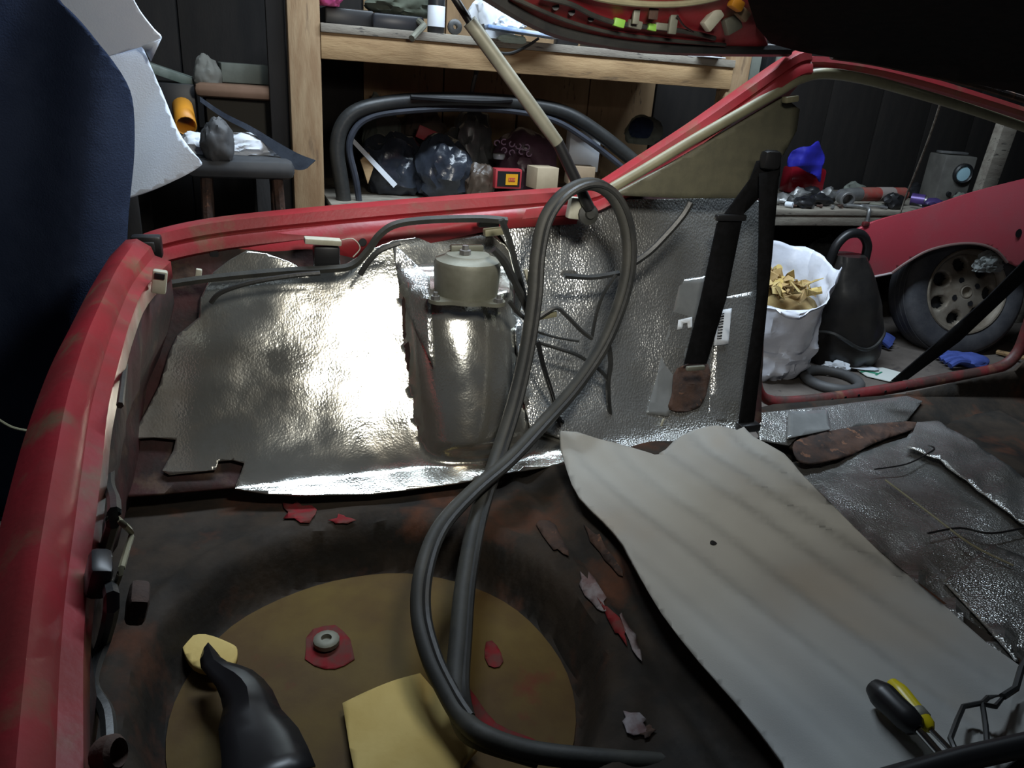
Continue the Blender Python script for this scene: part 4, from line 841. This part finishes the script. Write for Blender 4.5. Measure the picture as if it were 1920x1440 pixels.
for i in range(60):
    a = random.uniform(0, 6.28); r = .14*math.sqrt(random.random())
    q = Vector((BC.x-.035+r*math.cos(a), BC.y-.035+r*math.sin(a)*.85, .375+.04*random.random()+.25*max(0, r*math.sin(a))))
    if i % 4 == 0: o = MB().tube([q, q+Vector((random.uniform(-.05, .05), -.02, .015))], .016, 8).build('yellow_scrap', ys[2])
    else:
        vsx = [q+Vector((random.uniform(-.04, .04), random.uniform(-.04, .04), random.uniform(-.015, .04))) for _ in range(5)]
        o = MB().raw(vsx, [(0, 1, 2), (0, 2, 3), (0, 3, 4), (1, 2, 4)]).build('yellow_scrap', ys[i % 2], None, solid=.003, smooth=False)
    tag(o, 'crumpled yellow paper scrap inside the open white plastic bag', 'paper scrap', 'yellow scraps in the white bag')
# black bag with handle
kc = PZ(1560, 675, 0); kc = Vector((kc.x+.03, kc.y-.01, 0))
kb = thing('black_bag', 'black bag with a top handle standing behind the white plastic bag', 'bag', tuple(kc))
vs = []; fs = []; NA, NZ = 40, 26
for i in range(NZ+1):
    t = i/NZ; z = .50*t
    for k in range(NA):
        a = 2*math.pi*k/NA; R = .19*(1-.55*t**2.4)*(.86+.14*sm(0, .15, t))
        R += .012*noise.noise(Vector((math.cos(a)*2, math.sin(a)*2, t*4)))-.012*abs(noise.noise(Vector((math.cos(a)*4, math.sin(a)*4, t*7))))
        vs.append((kc.x+R*math.cos(a)*.95-.10*t*t, kc.y+R*math.sin(a)*.8, z))
for i in range(NZ):
    for k in range(NA): fs.append((i*NA+k, i*NA+(k+1) % NA, (i+1)*NA+(k+1) % NA, (i+1)*NA+k))
fs += [tuple(range(NA))[::-1], tuple(NZ*NA+k for k in range(NA))]
MB().raw(vs, fs).build('body', M('black_vinyl', (.014, .013, .013), (.022, .02, .018), 8, .38, 0, .2, 30), kb)
hp = Vector((kc.x-.10, kc.y, .49))
MB().tube(cr([tuple(hp+Vector(v)) for v in [(-.09, 0, -.03), (-.085, -.01, .05), (-.04, -.015, .10), (.03, -.015, .10), (.085, -.01, .05), (.10, 0, -.04)]], 5), .020, 10).build('handle', BLACK, kb)
MB().tube(cr([tuple(kc+Vector((.19*math.cos(a)*.95*.98-.015, -.19*abs(math.sin(a))*.8, .14+.03*math.sin(3*a)))) for a in [k*math.pi/10 for k in range(11)]], 3), .008, 6).build('seam', RUBBER, kb)
# litter on the floor
G = lambda px_, py_, z=0: PZ(px_, py_, z)
rg = []
rgc = G(1560, 712, .02)
tag(MB().tube([rgc+Vector((.11*math.cos(a), .11*math.sin(a), 0)) for a in [k*2*math.pi/40 for k in range(40)]], .022, 10, closed=True).build('rubber_ring', M('grey_rubber', (.06, .06, .062), (.08, .08, .08), 10, .6)), 'dark grey rubber ring lying on the floor beside the white bag', 'ring')
crumple('paper', 'crumpled white tissue inside the grey rubber ring', 'paper', G(1562, 700), (.06, .04, .03), WHITE, 61, .45, 2.4)
tag(MB().patch(cr([(1552, 672), (1585, 676), (1608, 683), (1648, 690), (1640, 694), (1600, 690), (1560, 678)], 2, True), 10, lambda u, v: G(u, v, .02)).build('paper_strip', WHITE, None, solid=.003), 'long white paper strip on the floor behind the rubber ring', 'paper')
cdp = [G(1604, 692, .006), G(1655, 690, .006), G(1700, 702, .006), G(1692, 712, .006), G(1668, 716, .006), G(1625, 706, .006)]
cdo = tag(MB().prism(cdp, (0, 0, .003)).build('printed_card', M('white_card', (.62, .66, .62), None, rough=.6)), 'white card with a green printed mark lying on the floor', 'card')
gt = M('green_print', (.03, .22, .13), None, rough=.6)
def onc(u, v): return G(u, v, .0096)
MB().prism([onc(1612, 697), onc(1630, 693), onc(1633, 695), onc(1616, 699)], (0, 0, .001)).build('printed_letter', gt, cdo)
MB().prism([onc(1622, 697), onc(1626, 696), onc(1650, 700), onc(1645, 702)], (0, 0, .001)).build('printed_letter', gt, cdo)
MB().prism([onc(1640, 703), onc(1652, 697), onc(1655, 698), onc(1644, 704)], (0, 0, .001)).build('printed_letter', gt, cdo)
def glove(c, s, rot, mt, nm, lab):
    t = thing(nm, lab, 'glove', (c.x, c.y, 0)); m4 = rotz((c.x, c.y, 0), rot)
    MB().ico((0, 0, .028*s), (.06*s, .045*s, .028*s), 3, lambda v: v*(1+.22*noise.noise(v*2+Vector((rot, 0, 0)))), m4).build('palm', mt, t)
    for k in range(4):
        y0 = (-.03+.02*k)*s; MB().tube(cr([tuple(m4 @ Vector(v)) for v in [(.03*s, y0, .028*s), (.075*s, y0*1.4, .034*s), (.11*s, y0*1.7+.01*math.sin(k*3), .018*s)]], 3), .012*s, 8).build('finger', mt, t)
    MB().tube(cr([tuple(m4 @ Vector(v)) for v in [(-.01*s, -.035*s, .025*s), (.02*s, -.07*s, .025*s), (.05*s, -.085*s, .015*s)]], 3), .012*s, 8).build('thumb', mt, t)
glove(G(1612, 640), 1.3, -50, DENIM, 'work_glove', 'blue work glove on the floor between the black bag and the wheel')
glove(G(1818, 688), 1.25, 160, DENIM, 'work_glove', 'blue work glove on the floor in front of the wheel')
bx('crate', 'dark purple plastic crate standing on the floor between black bag and wheel', 'crate', G(1600, 610)+Vector((0, .06, 0)), (.12, .12, .18), PURPLE, 20, .01)
for i, (a, b, c, mt, lab) in enumerate([((1880, 690), (1925, 655), .01, REDC, 'red rod on the floor right of the wheel'), ((1870, 660), (1925, 672), .012, WOOD, 'pine lath on the floor right of the wheel'), ((1895, 640), (1925, 610), .008, RUBBER, 'black rod leaning right of the wheel')]):
    tag(MB().tube([G(*a, .015), G(*b, .015+.02*i)], c, 7).build('rod', mt), lab, 'rod')
crumple('cloth', 'pale grey and red cloth heap right of the wheel', 'cloth', G(1975, 640), (.12, .09, .26), M('grey_red_cloth', (.34, .33, .34), (.22, .05, .06), 6, .8), 70, .25)
crumple('cable_heap', 'grey tool heap under the bench behind the black bag', 'tools', G(1500, 560)+Vector((.1, .0, 0)), (.16, .08, .22), M('dim_heap', (.10, .105, .11), (.04, .04, .04), 9, .6), 72, .3)
